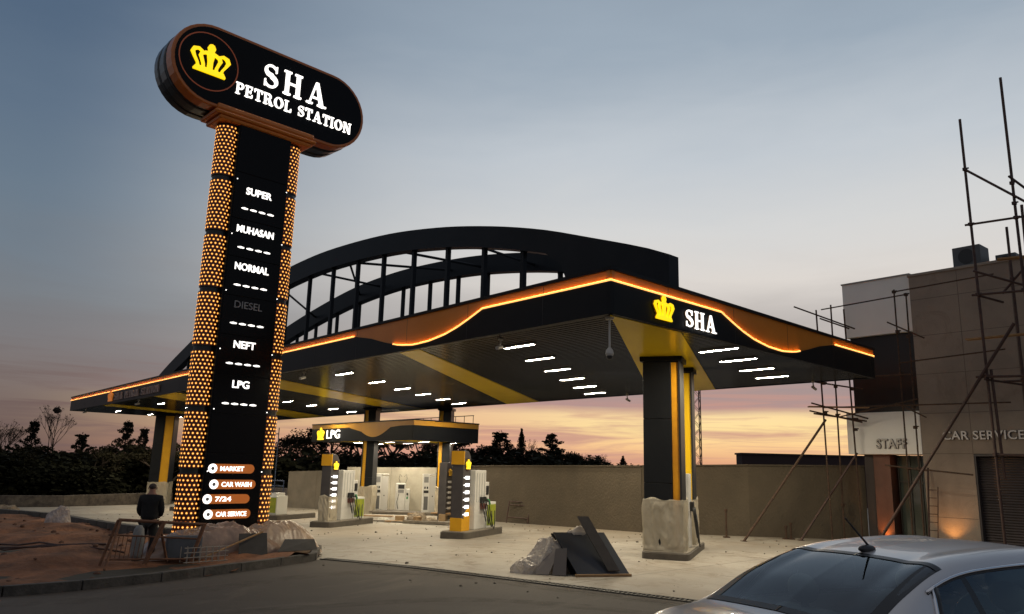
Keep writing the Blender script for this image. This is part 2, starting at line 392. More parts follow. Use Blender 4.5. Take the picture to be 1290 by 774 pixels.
# ------------------------------------------------------------------ site frame: u runs along the canopy, v across it
A_U = math.radians(129.8); A_V = math.radians(44.2)
UU = Vector((math.cos(A_U), math.sin(A_U), 0)); VV = Vector((math.cos(A_V), math.sin(A_V), 0)); C0 = Vector((1.95,14.85,0)); ZU = Vector((0,0,1))
DET = UU.x*VV.y - UU.y*VV.x
def uv(x, y):
    dx, dy = x-C0.x, y-C0.y
    return ((dx*VV.y-dy*VV.x)/DET, (UU.x*dy-UU.y*dx)/DET)
def gz(x, y):
    u = uv(x,y)[0]; return -.022*min(max(u-5,0),45) + .28*min(max((13-y)/6.5,0),1)
def W(u, v, z): return C0 + UU*u + VV*v + ZU*z
def G(x, y, dz=0): return Vector((x, y, gz(x,y)+dz))
NU = Vector((math.cos(A_V-PI), math.sin(A_V-PI), 0))   # outward direction of the long near side (towards -v)
NV = -UU                                               # outward direction of the near short side

# ------------------------------------------------------------------ ground sheets
def sheet(name, poly, dz, m, kind='structure'):
    bm = bmesh.new(); f = bm.faces.new([bm.verts.new((x,y,0)) for x, y in poly])
    def cut(p, nrm):
        bmesh.ops.bisect_plane(bm, geom=bm.verts[:]+bm.edges[:]+bm.faces[:], plane_co=p, plane_no=nrm)
    nu = Vector((-VV.y, VV.x, 0))
    cut(W(5,0,0), nu); cut(W(50,0,0), nu); cut((0,13,0),(0,1,0)); cut((0,6.5,0),(0,1,0))
    bmesh.ops.triangulate(bm, faces=bm.faces)
    for v in bm.verts: v.co.z = gz(v.co.x, v.co.y)+dz
    bmesh.ops.recalc_face_normals(bm, faces=bm.faces)
    for f in bm.faces:
        if f.normal.z < 0: f.normal_flip()
    me = bpy.data.meshes.new(name); bm.to_mesh(me); bm.free(); me.materials.append(m)
    o = bpy.data.objects.new(name, me); COL.objects.link(o); o['kind'] = kind; return o
EARTH = mat('dark_earth', (.05,.043,.032), .95, c2=(.03,.028,.018), ns=.3, bump=.4, bs=3)
sheet('ground', [(-900,-300),(900,-300),(900,1500),(-900,1500)], -.03, EARTH)
ASPH = ground_mat('asphalt', (.058,.047,.038), (.086,.070,.056), cstain=(.115,.094,.074), rough=.82, bump=.5, ang=.35)
APRON = ground_mat('apron_concrete', (.36,.325,.27), (.215,.19,.155), cj=(.13,.11,.085), js=(5.2,5.2), cstain=(.22,.185,.145), spots=(.19,.155,.115), rough=.62, bump=.3, ang=-A_V)
KP = [(-30,2),(-16,7.2),(-10.2,10.9),(-7.91,12.8),(-7.13,13.65),(-6.32,14.8),(-5.45,16.5),(-4.48,18.75)]
sheet('road', [(-30,-40),(70,-40),(70,-31.2),(3.08,14.07),(-4.3,19.06)]+KP[::-1], .004, ASPH)
sheet('concrete_apron', [(-4.3,19.06),(3.08,14.07),(70,-31.2),(80,10),(40,60),(-18,66),(-27.5,47.5),(-36,43),(-23.6,37.3),(-11.56,25.6),(-7.4,23.2),(-4.48,18.75)], 0, APRON)
# drainage channel between road and apron
mb = MB()
a, b = Vector((-4.3,19.06,0)), Vector((14,6.7,0)); t = (b-a).normalized(); q = Vector((-t.y,t.x,0)); Ln = (b-a).length
k = int(Ln/.09)
for i in range(k):
    p = a + t*(i*.09+.03); mb.box(G(p.x,p.y,.012), (.045,.17,.016), math.atan2(t.y,t.x))
for s_ in (-1,1):
    for i in range(24):
        p0 = a+t*(Ln*i/24)+q*(s_*.11); p1 = a+t*(Ln*(i+1)/24)+q*(s_*.11)
        mb.hexa([G(p0.x,p0.y,0)-q*.02,G(p1.x,p1.y,0)-q*.02,G(p1.x,p1.y,0)+q*.02,G(p0.x,p0.y,0)+q*.02,G(p0.x,p0.y,.024)-q*.02,G(p1.x,p1.y,.024)-q*.02,G(p1.x,p1.y,.024)+q*.02,G(p0.x,p0.y,.024)+q*.02])
o = mb.build('drain_channel', mat('cast_iron', (.03,.028,.026), .6, .5)); o['kind'] = 'structure'

# dusty tyre tracks on the road: thin sheets of dust with a broken outline
DUST = ground_mat('road_dust', (.17,.14,.11), (.12,.10,.08), rough=.95, bump=.1)
t_ = DUST.node_tree; z_ = t_.nodes.new('ShaderNodeTexNoise'); z_.inputs['Scale'].default_value = 1.6; z_.inputs['Detail'].default_value = 9; z_.inputs['Roughness'].default_value = .75
c_ = t_.nodes.new('ShaderNodeTexCoord'); t_.links.new(c_.outputs['Object'], z_.inputs[0]); q_ = t_.nodes.new('ShaderNodeMapRange'); q_.inputs[1].default_value = .42; q_.inputs[2].default_value = .72; q_.inputs[4].default_value = .42
t_.links.new(z_.outputs[0], q_.inputs[0]); t_.links.new(q_.outputs[0], t_.nodes['Principled BSDF'].inputs['Alpha'])
for pts_, wd_ in (([(-12,8.4),(-8.5,10.8),(-5.6,13.4),(-3.4,16.2),(-1.2,16.4),(1.5,14.6),(6,11.2)],.55),([(-11,6.6),(-6.5,9.6),(-3.0,12.4),(-.5,13.6),(2.4,12.6),(6,10.0)],.4),([(-7,4.5),(-3,8),(.5,10.6),(4,10.4),(9,7)],.5),([(-3.2,18.0),(-.5,16.4),(3,13.9),(7,11.2)],.7)):
    mb = MB(); k = 48; L_ = []
    for i in range(k+1):
        t = i/k*(len(pts_)-1); a = min(int(t),len(pts_)-2); f = t-a
        g4 = [pts_[max(a-1,0)],pts_[a],pts_[a+1],pts_[min(a+2,len(pts_)-1)]]
        L_.append(tuple(.5*(2*g4[1][c]+(g4[2][c]-g4[0][c])*f+(2*g4[0][c]-5*g4[1][c]+4*g4[2][c]-g4[3][c])*f*f+(-g4[0][c]+3*g4[1][c]-3*g4[2][c]+g4[3][c])*f**3) for c in (0,1)))
    for i in range(k):
        (x0,y0),(x1,y1) = L_[i],L_[i+1]; d = Vector((x1-x0,y1-y0,0)).normalized(); n = Vector((-d.y,d.x,0))*wd_*(.4+.35*noise.noise(Vector((i*.35,wd_*9,0)))+.3)/1.4
        d2 = d if i == k-1 else Vector((L_[i+2][0]-x1,L_[i+2][1]-y1,0)).normalized(); n2 = Vector((-d2.y,d2.x,0))*wd_*(.4+.35*noise.noise(Vector(((i+1)*.35,wd_*9,0)))+.3)/1.4
        if i == 0: pn = n
        P_ = [Vector((x0,y0,0))-pn,Vector((x1,y1,0))-n2,Vector((x1,y1,0))+n2,Vector((x0,y0,0))+pn]; pn = n2
        mb.add([G(p.x,p.y,.009+.002*(wd_>.5)+.0012*(wd_>.6)) for p in P_], [(0,1,2,3)])
    o = mb.build('dust_track', DUST, recalc=False); o['kind'] = 'structure'

# island of bare soil with its kerb
ISL = KP + [(-4.85,20.8),(-7.4,23.2),(-11.56,25.6),(-15.2,29.3),(-19.2,33.9),(-23.6,37.4),(-36,43.2),(-60,44),(-60,2)]
def inside(x, y, P):
    c = False; j = len(P)-1
    for i in range(len(P)):
        if (P[i][1] > y) != (P[j][1] > y) and x < (P[j][0]-P[i][0])*(y-P[i][1])/(P[j][1]-P[i][1])+P[i][0]: c = not c
        j = i
    return c
SOIL = mat('red_soil', (.30,.125,.055), .95, c2=(.09,.042,.024), ns=.9, bump=.9, bs=9, nd=9)
mb = MB(); idx = {}; cell = .3
def soilz(x, y):
    h = .34*noise.noise(Vector((x*.35,y*.35,0))) + .16*noise.noise(Vector((x*1.3,y*1.3,4))) + .07*noise.noise(Vector((x*4,y*4,9)))
    return gz(x,y) + .06 + max(h,-.12)*.8
def sv(i, j):
    if (i,j) not in idx:
        x, y = i*cell, j*cell; idx[(i,j)] = len(mb.v); mb.v.append(Vector((x,y,soilz(x,y))))
    return idx[(i,j)]
for i in range(-110, -13):
    for j in range(6, 146):
        if inside((i+.5)*cell,(j+.5)*cell,ISL): mb.f.append((sv(i,j),sv(i+1,j),sv(i+1,j+1),sv(i,j+1)))
o = mb.build('soil_bed', SOIL, smooth=True); o['kind'] = 'structure'
KERB = mat('kerb_concrete', (.10,.088,.076), .85, c2=(.045,.04,.035), ns=4, bump=.3)
def kerb(name, pts, wd, ht, m=KERB, base=-.04, seglen=1.0, gap=.012):
    mb = MB()
    for (x0,y0),(x1,y1) in zip(pts, pts[1:]):
        d = Vector((x1-x0,y1-y0,0)); ln = d.length; t = d/ln; q = Vector((-t.y,t.x,0))*wd/2; k = max(1,round(ln/seglen))
        for i in range(k):
            p0 = Vector((x0,y0,0))+t*(ln*i/k+gap/2); p1 = Vector((x0,y0,0))+t*(ln*(i+1)/k-gap/2); dz = random.uniform(-.006,.006)
            lo = [G(p.x,p.y,base) for p in (p0-q,p1-q,p1+q,p0+q)]; hi = [G(p.x,p.y,ht+dz) for p in (p0-q,p1-q,p1+q,p0+q)]
            mb.hexa(lo+hi)
    o = mb.build(name, m, bevel=.012); o['kind'] = 'structure'; return o
kerb('kerb', KP[1:]+[(-4.6,19.4),(-4.85,20.8),(-5.6,21.7)], .16, .17)
kerb('kerb', [(-7.4,23.2),(-11.56,25.6),(-15.2,29.3),(-19.2,33.9),(-23.6,37.4),(-36,43.2)], .3, .3, mat('kerb_block', (.085,.078,.07), .85, c2=(.05,.046,.04), ns=3, bump=.3), seglen=1.1, gap=.04)

# ------------------------------------------------------------------ main canopy
CL, CD, ZB, ZT = 50.3, 13.3, 5.2, 6.16
canopy = thing('petrol_canopy', W(CL/2, CD/2, ZB), 'large flat forecourt canopy with black and orange fascia and glowing orange edge line', 'canopy')
def prof(s):
    """height of the light line along a side, s metres from the near corner"""
    K = [(0,5.87),(4.15,5.88),(4.6,5.72),(5.1,5.56),(5.7,5.42),(6.4,5.335),(7.1,5.31),(7.8,5.37),(8.6,5.53),(9.4,5.73),(10.4,5.90)]
    if s <= 4.15: return 5.88
    if s >= 10.4: return 5.90
    for (a, za), (b, zb) in zip(K, K[1:]):
        if a <= s <= b:
            return za + (zb-za)*(s-a)/(b-a)
SS_ = [0,2,4.1,4.15]+[4.15+.25*i for i in range(1,25)]+[10.4,10.6]
def fascia(length, org, dirv, out, shift=0):
    ss = [x for x in SS_ if x <= length-.01]; x = 10.6
    while x+2.2 < length: x += 2.2; ss.append(x)
    ss.append(length); P = lambda s, z, o: org + dirv*s + out*o + ZU*z
    lower = MB(); upper = MB(); led = MB(); wash = MB()
    T = .012
    for a, b in zip(ss, ss[1:]):
        za, zb_ = prof(a), prof(b)
        lower.hexa([P(a,ZB,-.10),P(b,ZB,-.10),P(b,ZB,0),P(a,ZB,0),P(a,za,-.10),P(b,zb_,-.10),P(b,zb_,0),P(a,za,0)])
        upper.hexa([P(a,za,-.12),P(b,zb_,-.12),P(b,zb_,-.02),P(a,za,-.02),P(a,ZT-.07,-.12),P(b,ZT-.07,-.12),P(b,ZT-.07,-.02),P(a,ZT-.07,-.02)])
        if b <= 8.3 or a >= 10.35:
            led.hexa([P(a,za-.016,.002),P(b,zb_-.016,.002),P(b,zb_-.016,.02),P(a,za-.016,.02),P(a,za+.016,.002),P(b,zb_+.016,.002),P(b,zb_+.016,.02),P(a,za+.016,.02)])
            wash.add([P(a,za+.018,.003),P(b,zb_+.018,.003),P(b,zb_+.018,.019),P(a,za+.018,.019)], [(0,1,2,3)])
    lower.build('lower_fascia', BLACKP, canopy); upper.build('upper_fascia', ORANGE, canopy); led.build('light_line', LEDO, canopy)
    for f_i, f in enumerate(wash.f):
        a_, b_, c_ = (wash.v[k_] for k_ in f[:3])
        if (b_-a_).cross(c_-a_).z < 0: wash.f[f_i] = f[::-1]
    wash.build('added_wash_strip', LEDW, canopy, recalc=False)
    cap = MB(); cap.hexa([P(-.03,ZT-.07,-.2),P(length+.03,ZT-.07,-.2),P(length+.03,ZT-.07,.03),P(-.03,ZT-.07,.03),P(-.03,ZT,-.2),P(length+.03,ZT,-.2),P(length+.03,ZT,.03),P(-.03,ZT,.03)])
    cap.build('roof_edge_trim', BLACKP, canopy)
    jt = MB(); x = 2.0
    while x < length:
        jt.hexa([P(x,ZB+.02,.0005),P(x+.012,ZB+.02,.0005),P(x+.012,ZB+.02,.0025),P(x,ZB+.02,.0025),P(x,min(prof(x),prof(x+.012))-.04,.0005),P(x+.012,min(prof(x),prof(x+.012))-.04,.0005),P(x+.012,min(prof(x),prof(x+.012))-.04,.0025),P(x,min(prof(x),prof(x+.012))-.04,.0025)])
        zt = max(prof(x),prof(x+.012))+.03
        jt.hexa([P(x,zt,-.0195),P(x+.012,zt,-.0195),P(x+.012,zt,-.0175),P(x,zt,-.0175),P(x,ZT-.09,-.0195),P(x+.012,ZT-.09,-.0195),P(x+.012,ZT-.09,-.0175),P(x,ZT-.09,-.0175)])
        x += 2.75
    jt.build('panel_joints', DARK, canopy)
NUo = Vector((math.cos(A_U+PI/2), math.sin(A_U+PI/2), 0))   # true normals
NVo = Vector((math.cos(A_V-PI/2), math.sin(A_V-PI/2), 0))
fascia(CL, W(0,0,0), UU, NUo)
fascia(CD, W(0,0,0), VV, NVo)
fascia(CD, W(CL,0,0), VV, -NVo)
fascia(CL, W(0,CD,0), UU, -NUo)
mb = MB(); e_ = .14
mb.hexa([W(e_,e_,ZB+.14),W(CL-e_,e_,ZB+.14),W(CL-e_,CD-e_,ZB+.14),W(e_,CD-e_,ZB+.14),W(e_,e_,ZT-.08),W(CL-e_,e_,ZT-.08),W(CL-e_,CD-e_,ZT-.08),W(e_,CD-e_,ZT-.08)])
mb.build('roof_deck', mat('roof_sheet', (.12,.12,.12), .6), canopy)
# slatted soffit: linear strips that run along the canopy
mb = MB(); pitch = .17; k = int((CD-.24)/pitch)
for i in range(k):
    v0 = .12+i*pitch; v1 = v0+pitch*.74
    a = [W(.11,v0,ZB+.028),W(CL-.11,v0,ZB+.028),W(CL-.11,v0+.014,ZB+.006),W(.11,v0+.014,ZB+.006),W(CL-.11,v1-.014,ZB+.006),W(.11,v1-.014,ZB+.006),W(CL-.11,v1,ZB+.028),W(.11,v1,ZB+.028),W(CL-.11,v1+.001,ZB+.11),W(.11,v1+.001,ZB+.11),W(CL-.11,v0+pitch-.001,ZB+.11),W(.11,v0+pitch-.001,ZB+.11),W(CL-.11,v0+pitch,ZB+.028),W(.11,v0+pitch,ZB+.028)]
    mb.add(a, [(0,1,2,3),(3,2,4,5),(5,4,6,7),(7,6,8,9),(9,8,10,11),(11,10,12,13)])
mb.build('slatted_soffit', SLAT, canopy, recalc=False)
# yellow bands crossing the soffit on the skew
def band(pts):
    mb = MB(); lo = [W(u,v,ZB-.012) for u, v in pts]; hi = [W(u,v,ZB+.004) for u, v in pts]; k = len(pts)
    mb.add(lo+hi, [tuple(range(k)), tuple(range(k,2*k))[::-1]]+[(i,(i+1)%k,k+(i+1)%k,k+i) for i in range(k)])
    mb.build('yellow_soffit_band', YELLOW, canopy)
CE = CD-.11
band([(.11,.11),(.11,2.6),(5.9,CE),(8.95,CE)])
band([(7.0,.11),(7.95,.11),(18.0,CE),(15.7,CE)])
band([(17.2,.11),(19.8,.11),(27.2,CE),(25.0,CE)])
band([(27.6,.11),(31,.11),(41.2,CE),(37.2,CE)])
band([(39.5,.11),(41.5,.11),(48.4,CE),(46.8,CE)])
# signs on the fascia
def raised(kind, parent, fn, m, name):
    mb = MB(); fn(mb); return mb.build(name, m, parent)
n1 = NVo
o_ = W(0,1.74,5.32)+n1*.035
mb = MB(); crown(mb, o_, VV, ZU, n1, .53, .72, .03); mb.build('crown_emblem', CROWNY, canopy)
mb = MB(); crown(mb, o_-n1*.035, VV, ZU, n1, .53, .72, .03); mb.build('crown_return', mat('crown_side', (.75,.3,.05), .5), canopy)
mb = MB(); serif(mb, 'SHA', W(0,2.57,5.31)+n1*.03, VV, ZU, n1, .40, 1.26, .02, .14); mb.build('lettering', LETW, canopy)
mb = MB(); serif(mb, 'SHA', W(0,2.57,5.31), VV, ZU, n1, .40, 1.26, .028, .14); mb.build('letter_returns', LETSIDE, canopy)
# unlit lettering near the far end of the long side
n2 = NUo; DIML = mat('dim_letter', (.30,.22,.2), .4, c2=(.42,.3,.26), ns=2); 
mb = MB(); crown(mb, W(39.2,0,5.33), -UU, ZU, n2, .6, 1.0, .07)
mb.build('crown_emblem', no_mis(mat('dim_crown', (.8,.3,.05), .4, emit=(1,.3,.05), es=.25)), canopy)
mb = MB(); serif(mb, 'SHA', W(38.2,0,5.34), -UU, ZU, n2, .40, 1.7, .07, .14); mb.build('lettering', DIML, canopy)
mb = MB(); serif(mb, 'PETROL', W(36.0,0,5.34), -UU, ZU, n2, .36, 2.8, .07); mb.build('lettering', DIML, canopy)
mb = MB(); serif(mb, 'STATION', W(32.8,0,5.34), -UU, ZU, n2, .36, 3.1, .07); mb.build('lettering', DIML, canopy)

# tubes of light under the canopy
def make_lamp(scale=1.0):
    e = thing('ceiling_light', (0,0,0), 'x', 'ceiling light', 'tube lights under the main canopy', local=True)
    mb = MB(); mb.box((0,0,-.006),(1.14*scale,.12,.012))
    for sy in (-1,1): mb.box((0,sy*.052,-.0235),(1.14*scale,.016,.023)); mb.box((sy*.562*scale,0,-.0235),(.016,.087,.023))
    mb.build('housing', ALU, e)
    mb = MB(); x_, y_ = .55*scale, .042; mb.add([(-x_,-y_,-.028),(-x_,y_,-.028),(x_,y_,-.028),(x_,-y_,-.028)], [(0,1,2,3)]); mb.build('diffuser', TUBE, e, recalc=False)
    return e
lamp0 = None
SLOPE = {-.34: .28}
rows = [(-.34,[5.1,6.9,8.9,10.8],'right of the near double column'),(4.3,[1.4,3.3,5.3,7.35,9.4,11.4],'between the two nearest yellow bands'),(13.5,[1.45,3.6,5.6,7.5,9.5,11.4],'between the second and third yellow bands'),
        (24.4,[1.6,3.6,5.6,7.6,9.6,11.5],'past the third band, by the sign tower'),(35.2,[1.8,3.8,5.8,7.8,9.8],'left of the sign tower'),(45.6,[2.1,4.6,7.1,9.6],'at the far left canopy end')]
ordn = ['first','second','third','fourth','fifth','sixth']
for u0, vs_, where in rows:
    for i, v in enumerate(vs_):
        if lamp0 is None: o = lamp0 = make_lamp()
        else: o = copy_tree(lamp0)
        o.location = W(u0+SLOPE.get(u0,.62)*(v-1.4), v, ZB-.014); o.rotation_euler = (0,0,A_U)
        o['label'] = 'tube light %s, %s from the long edge' % (where, ordn[i]); o['group'] = 'tube lights under the main canopy'

# ------------------------------------------------------------------ roof arches
TOPZ = [(.27,6.98),(1,7.29),(2.67,7.88),(4.62,8.54),(6.98,9.17),(9.6,9.72),(12.85,10.2),(16.8,10.5),(19.5,10.54),(22.5,10.4),(27,9.85),(31,9.15),(34,8.4),(37.5,7.45),(41.6,6.1)]
def itp(T, x):
    if x <= T[0][0]: return T[0][1]
    for i in range(len(T)-1):
        if x <= T[i+1][0]:
            p0 = T[max(i-1,0)]; p1 = T[i]; p2 = T[i+1]; p3 = T[min(i+2,len(T)-1)]
            h = p2[0]-p1[0]; s = (x-p1[0])/h
            m1 = (p2[1]-p0[1])/(p2[0]-p0[0])*h; m2 = (p3[1]-p1[1])/(p3[0]-p1[0])*h
            return (2*s**3-3*s*s+1)*p1[1]+(s**3-2*s*s+s)*m1+(-2*s**3+3*s*s)*p2[1]+(s**3-s*s)*m2
    return T[-1][1]
def arch(v, label, posts, x_end=41.6, x0=.27):
    e = thing('roof_arch', W(20,v,ZT), label, 'roof arch', 'arched trusses on the canopy roof')
    mb = MB(); us = [x0+i*(x_end-x0)/70 for i in range(71)]; hw = .19
    secs = []
    for u in us:
        zt = itp(TOPZ,u); zb = zt-(.66+.16*min(max((u-8)/14,0),1))
        if u < 3.9: zb = ZT-.0+(zb-ZT)*max(0,min(1,(u-3.3)/.6))
        zb = max(zb, ZT-.02); zt = max(zt, zb+.03)
        secs.append([W(u,v-hw,zb),W(u,v+hw,zb),W(u,v+hw,zt),W(u,v-hw,zt)])
    for a, b in zip(secs, secs[1:]):
        o = len(mb.v); mb.add(a+b, [(0,1,5,4),(1,2,6,5),(2,3,7,6),(3,0,4,7)])
    mb.add(secs[0], [(0,1,2,3)]); mb.add(secs[-1], [(3,2,1,0)])
    mb.build('arch_girder', ARCHM, e)
    for u in posts:
        zb = itp(TOPZ,u)-.62
        if zb < ZT+.1: continue
        mb = MB(); mb.hexa([W(u-.065,v-.07,ZT-.02),W(u+.065,v-.07,ZT-.02),W(u+.065,v+.07,ZT-.02),W(u-.065,v+.07,ZT-.02),W(u-.065,v-.07,zb),W(u+.065,v-.07,zb),W(u+.065,v+.07,zb),W(u-.065,v+.07,zb)])
        # haunch plates at the head of the post
        mb.hexa([W(u-.064,v-.03,zb-.25),W(u+.064,v-.03,zb-.25),W(u+.064,v+.03,zb-.25),W(u-.064,v+.03,zb-.25),W(u-.14,v-.03,zb+.02),W(u+.14,v-.03,zb+.02),W(u+.14,v+.03,zb+.02),W(u-.14,v+.03,zb+.02)])
        mb.build('post', ARCHM, e)
    return e
PST = [3.6,5.5,7.3,9.2,11.2,13.2,15.1,17.1,19.2,21.4,23.5,25.6,27.7,29.8,31.9,34,36]
arch(2.6, 'near dark arched girder on slim posts along the canopy roof', PST)
arch(6.5, 'rear dark arched girder on slim posts, seen through the near arch', [7.8,9.8,11.8,13.7,15.7,17.8,19.6,21.7,23.9,26.2,28.4,30.6,32.8,35], x0=4.4)
def brace(u0, u1, z0o=-.45, z1o=-.45, label='', r=.05):
    mb = MB(); mb.tube([W(u0,2.6,itp(TOPZ,u0)+z0o), W(u1,6.5,itp(TOPZ,u1)+z1o)], r, 6)
    mb.tube([W(u0+.001,2.6,itp(TOPZ,u0)+z0o-.02)-VV*.02, W(u0,2.6,itp(TOPZ,u0)+z0o)+VV*.3], r*1.5, 6)
    one('tie_beam', mb, ARCHM, label, 'tie beam', 'ties between the two arches')
brace(5.5,9.8,label='long dark tie between the arches, nearest the right end')
brace(8.4,9.0,label='short dark tie crossing between the arches right of the crest')
brace(13.2,12.0,label='dark tie between the arches left of the crest')
brace(16,21.7,label='long slanting dark tie between the arches above the fourth bay')
brace(17.1,13.8,label='slanting dark tie crossing the long tie between the arches')
brace(19.5,19.5,label='level dark tie joining the arches near the sign tower')
brace(22.5,26.2,label='low dark tie between the arches beside the sign tower')

# ------------------------------------------------------------------ canopy columns
COLB = mat('column_cladding', (.006,.007,.009), .5, c2=(.010,.011,.013), ns=.8, spec=.25)
COLO = mat('column_orange_stripe', (.78,.36,.015), .3, c2=(.5,.2,.01), ns=1)
def column(P, ang, wd, dp, z1, label, name='canopy_column', side='right', sw=.18, mst=YELDIM, z0=0.0, m_=COLB, cap=True):
    """P ground point of the front-left corner, ang heading of the depth axis; the coloured stripe is set in the front face"""
    d = Vector((math.cos(ang), math.sin(ang), 0)); f = Vector((math.sin(ang), -math.cos(ang), 0))  # f: to the right
    base = Vector(P); e = thing(name, base, label, 'column', 'columns carrying the canopy')
    def hb(mb, a0, a1, b0, b1, za, zb):
        mb.hexa([base+f*a+d*b+ZU*z for z in (za,zb) for a, b in ((a0,b0),(a1,b0),(a1,b1),(a0,b1))])
    H = z1-base.z; mb = MB(); zs = [z0]+[z0+ (H-z0)*q for q in (.34,.67)]+[H-.13]
    L0, L1 = (0, wd-sw-.06) if side == 'right' else (sw+.06, wd)
    for a, b in zip(zs, zs[1:]): hb(mb, L0, L1, 0, dp, a+.004, b-.004)
    hb(mb, .01, wd-.01, .05, dp-.01, z0, H-.1)
    mb.build('column_shell', m_, e, bevel=.01)
    S0, S1 = (wd-sw-.05, wd-.05) if side == 'right' else (.05, sw+.05)
    mb = MB(); hb(mb, S0, S1, .03, .06, z0, H-.16); mb.build('yellow_stripe', mst, e)
    mb = MB()
    if side == 'right': hb(mb, wd-.05, wd, -.01, dp, z0, H-.13)
    else: hb(mb, 0, .05, -.01, dp, z0, H-.13)
    mb.build('stripe_frame', DARK, e)
    if cap:
        mb = MB(); hb(mb, -.07, wd+.07, -.07, dp+.06, H-.13, H); mb.build('column_cap', BLACKP, e, bevel=.01)
    return e, (base, d, f)
cA, frA = column((3.56,20.62,.17), math.radians(70), .98, .80, ZB-.014, 'front dark square column with orange stripe at the near corner of the canopy', mst=COLO)
cB, frB = column((4.74,22.75,.17), math.radians(70), .62, .62, ZB-.014, 'slimmer rear dark column with bright yellow stripe behind the near column', sw=.30, mst=mat('light_yellow_stripe', (.90,.56,.015), .35))  # lighter yellow than the other column stripes
cC, frC = column((-3.75,41.5,gz(-3,41.5)), math.radians(82), .66, .8, ZB-.014, 'dark column with yellow stripe rising through the right side of the gas canopy', side='left')
cD, frD = column((-7.95,42.6,gz(-8,42.6)), math.radians(82), .66, .8, ZB-.014, 'dark column with yellow stripe in the middle of the gas canopy', side='left')
cE, frE = column((-24.2,53.3,gz(-23.5,53.5)), math.radians(100), 1.25, 1.2, ZB-.014, 'dark column with wide yellow face at the far left of the canopy', sw=.55)
# plastic film tied round column feet
def wrap(P, ang, a0, a1, b0, b1, h, label, dz=0, m_=None, loc=None):
    d = Vector((math.cos(ang), math.sin(ang), 0)); f = Vector((math.sin(ang), -math.cos(ang), 0)); base = Vector(P); mb = MB()
    per = []
    k = 30
    cs_ = [(a0,b0),(a1,b0),(a1,b1),(a0,b1)]
    for (xa,ya),(xb,yb) in zip(cs_, cs_[1:]+cs_[:1]):
        for i in range(k): per.append((xa+(xb-xa)*i/k, ya+(yb-ya)*i/k))
    K = len(per); cx, cy = (a0+a1)/2, (b0+b1)/2; rowsn = 44; vs = []; seed = random.uniform(0,50)
    for r in range(rowsn+1):
        z = h*r/rowsn
        for j, (a,b) in enumerate(per):
            w_ = noise.noise(Vector((a*5+seed,b*5,z*1.0)))*.05 + (.5-abs(noise.noise(Vector((a*7+z*1.6+seed,b*7-z*1.2,z*1.1)))))*.05 + (.5-abs(noise.noise(Vector((a*16-z*4+seed,b*16,z*3)))))*.03 -.02
            l_ = math.hypot(a-cx,b-cy) or 1; zz = z + (noise.noise(Vector((a*3+seed,b*3,7)))*.12 if r == rowsn else 0)
            tie = 1-.9*math.exp(-((z-h*.97)/.06)**2)-.7*math.exp(-((z-.06)/.05)**2)
            vs.append(base + f*(a+(a-cx)/l_*w_*tie) + d*(b+(b-cy)/l_*w_*tie) + ZU*(zz+dz))
    mb.add(vs, [(r*K+j,r*K+(j+1)%K,(r+1)*K+(j+1)%K,(r+1)*K+j) for r in range(rowsn) for j in range(K)])
    o = one('plastic_wrap', mb, m_ or FILM, label, 'plastic sheet', 'plastic film round column feet', smooth=True)
    s = o.modifiers.new('solid','SOLIDIFY'); s.thickness = .006
    return o
wrap(frA[0], math.radians(70), -.03, 1.01, -.04, .86, 1.30, 'dusty plastic film wrapped round the foot of the front near column')
wrap(frB[0], math.radians(70), -.03, .65, -.04, .68, 1.25, 'pale plastic film wrapped round the foot of the slim rear column')
wrap(frC[0], math.radians(82), -.03, .70, -.04, .86, 1.45, 'creased film round the column on the right side of the gas canopy', dz=.0)
wrap(frD[0], math.radians(82), -.03, .70, -.04, .86, 1.45, 'creased film round the column in the middle of the gas canopy', dz=.0)
wrap(frE[0], math.radians(100), -.04, 1.28, -.06, 1.24, 1.5, 'pale film round the foot of the far left column', dz=.0)

# ------------------------------------------------------------------ refuelling islands
ISLM = mat('island_kerb', (.10,.085,.068), .7, c2=(.07,.06,.05), ns=4)
ISLT = mat('island_top', (.24,.21,.17), .8, c2=(.17,.15,.12), ns=3)
def island(corner, ang, wd, ln, label, h=.2):
    """corner = near right corner; ang = heading of the long axis"""
    d = Vector((math.cos(ang), math.sin(ang), 0)); f = Vector((math.sin(ang), -math.cos(ang), 0)); c = Vector((corner[0],corner[1],gz(*corner)))
    e = thing('pump_island', c-f*wd/2+d*ln/2, label, 'pump island', 'raised islands of the forecourt')
    r = wd*.28; P = []
    for cx, cy, a0 in ((-r*.35, r, -90),(-r*.35, ln-r, 0),(-wd+r*.35, ln-r, 90),(-wd+r*.35, r, 180)):
        for i in range(6): a = math.radians(a0+90*i/5); P.append((cx+r*math.cos(a)*.35-(.0), cy+r*math.sin(a)))
    mb = MB(); mb.prism(P, c-ZU*.1, f, d, ZU, h+.09); mb.build('kerb_body', ISLM, e, bevel=.012)
    P2 = [(x*(1-.06)-.03*wd, y*(1-.03)+.015*ln) for x, y in P]
    mb = MB(); mb.prism(P2, c+ZU*(h-.02), f, d, ZU, .03); mb.build('island_top', ISLT, e)
    return c, d, f
i3 = island((4.56,20.0), math.radians(70), 1.22, 3.9, 'dark kerbed island under the double column at the near corner', .17)
i2 = island((-1.28,25.55), math.radians(69), .98, 3.3, 'kerbed island with orange footed pump totem in the middle of the forecourt')
i1 = island((-6.76,30.7), math.radians(72), .98, 3.6, 'kerbed island with film wrapped pump totem, right of the sign tower')
i5 = island((-10.2,35.7), math.radians(70), 1.0, 3.0, 'island end just showing right of the sign tower')
i4 = island((-17.9,44.0), math.radians(70), 1.0, 3.2, 'far island with lit totem left of the sign tower')

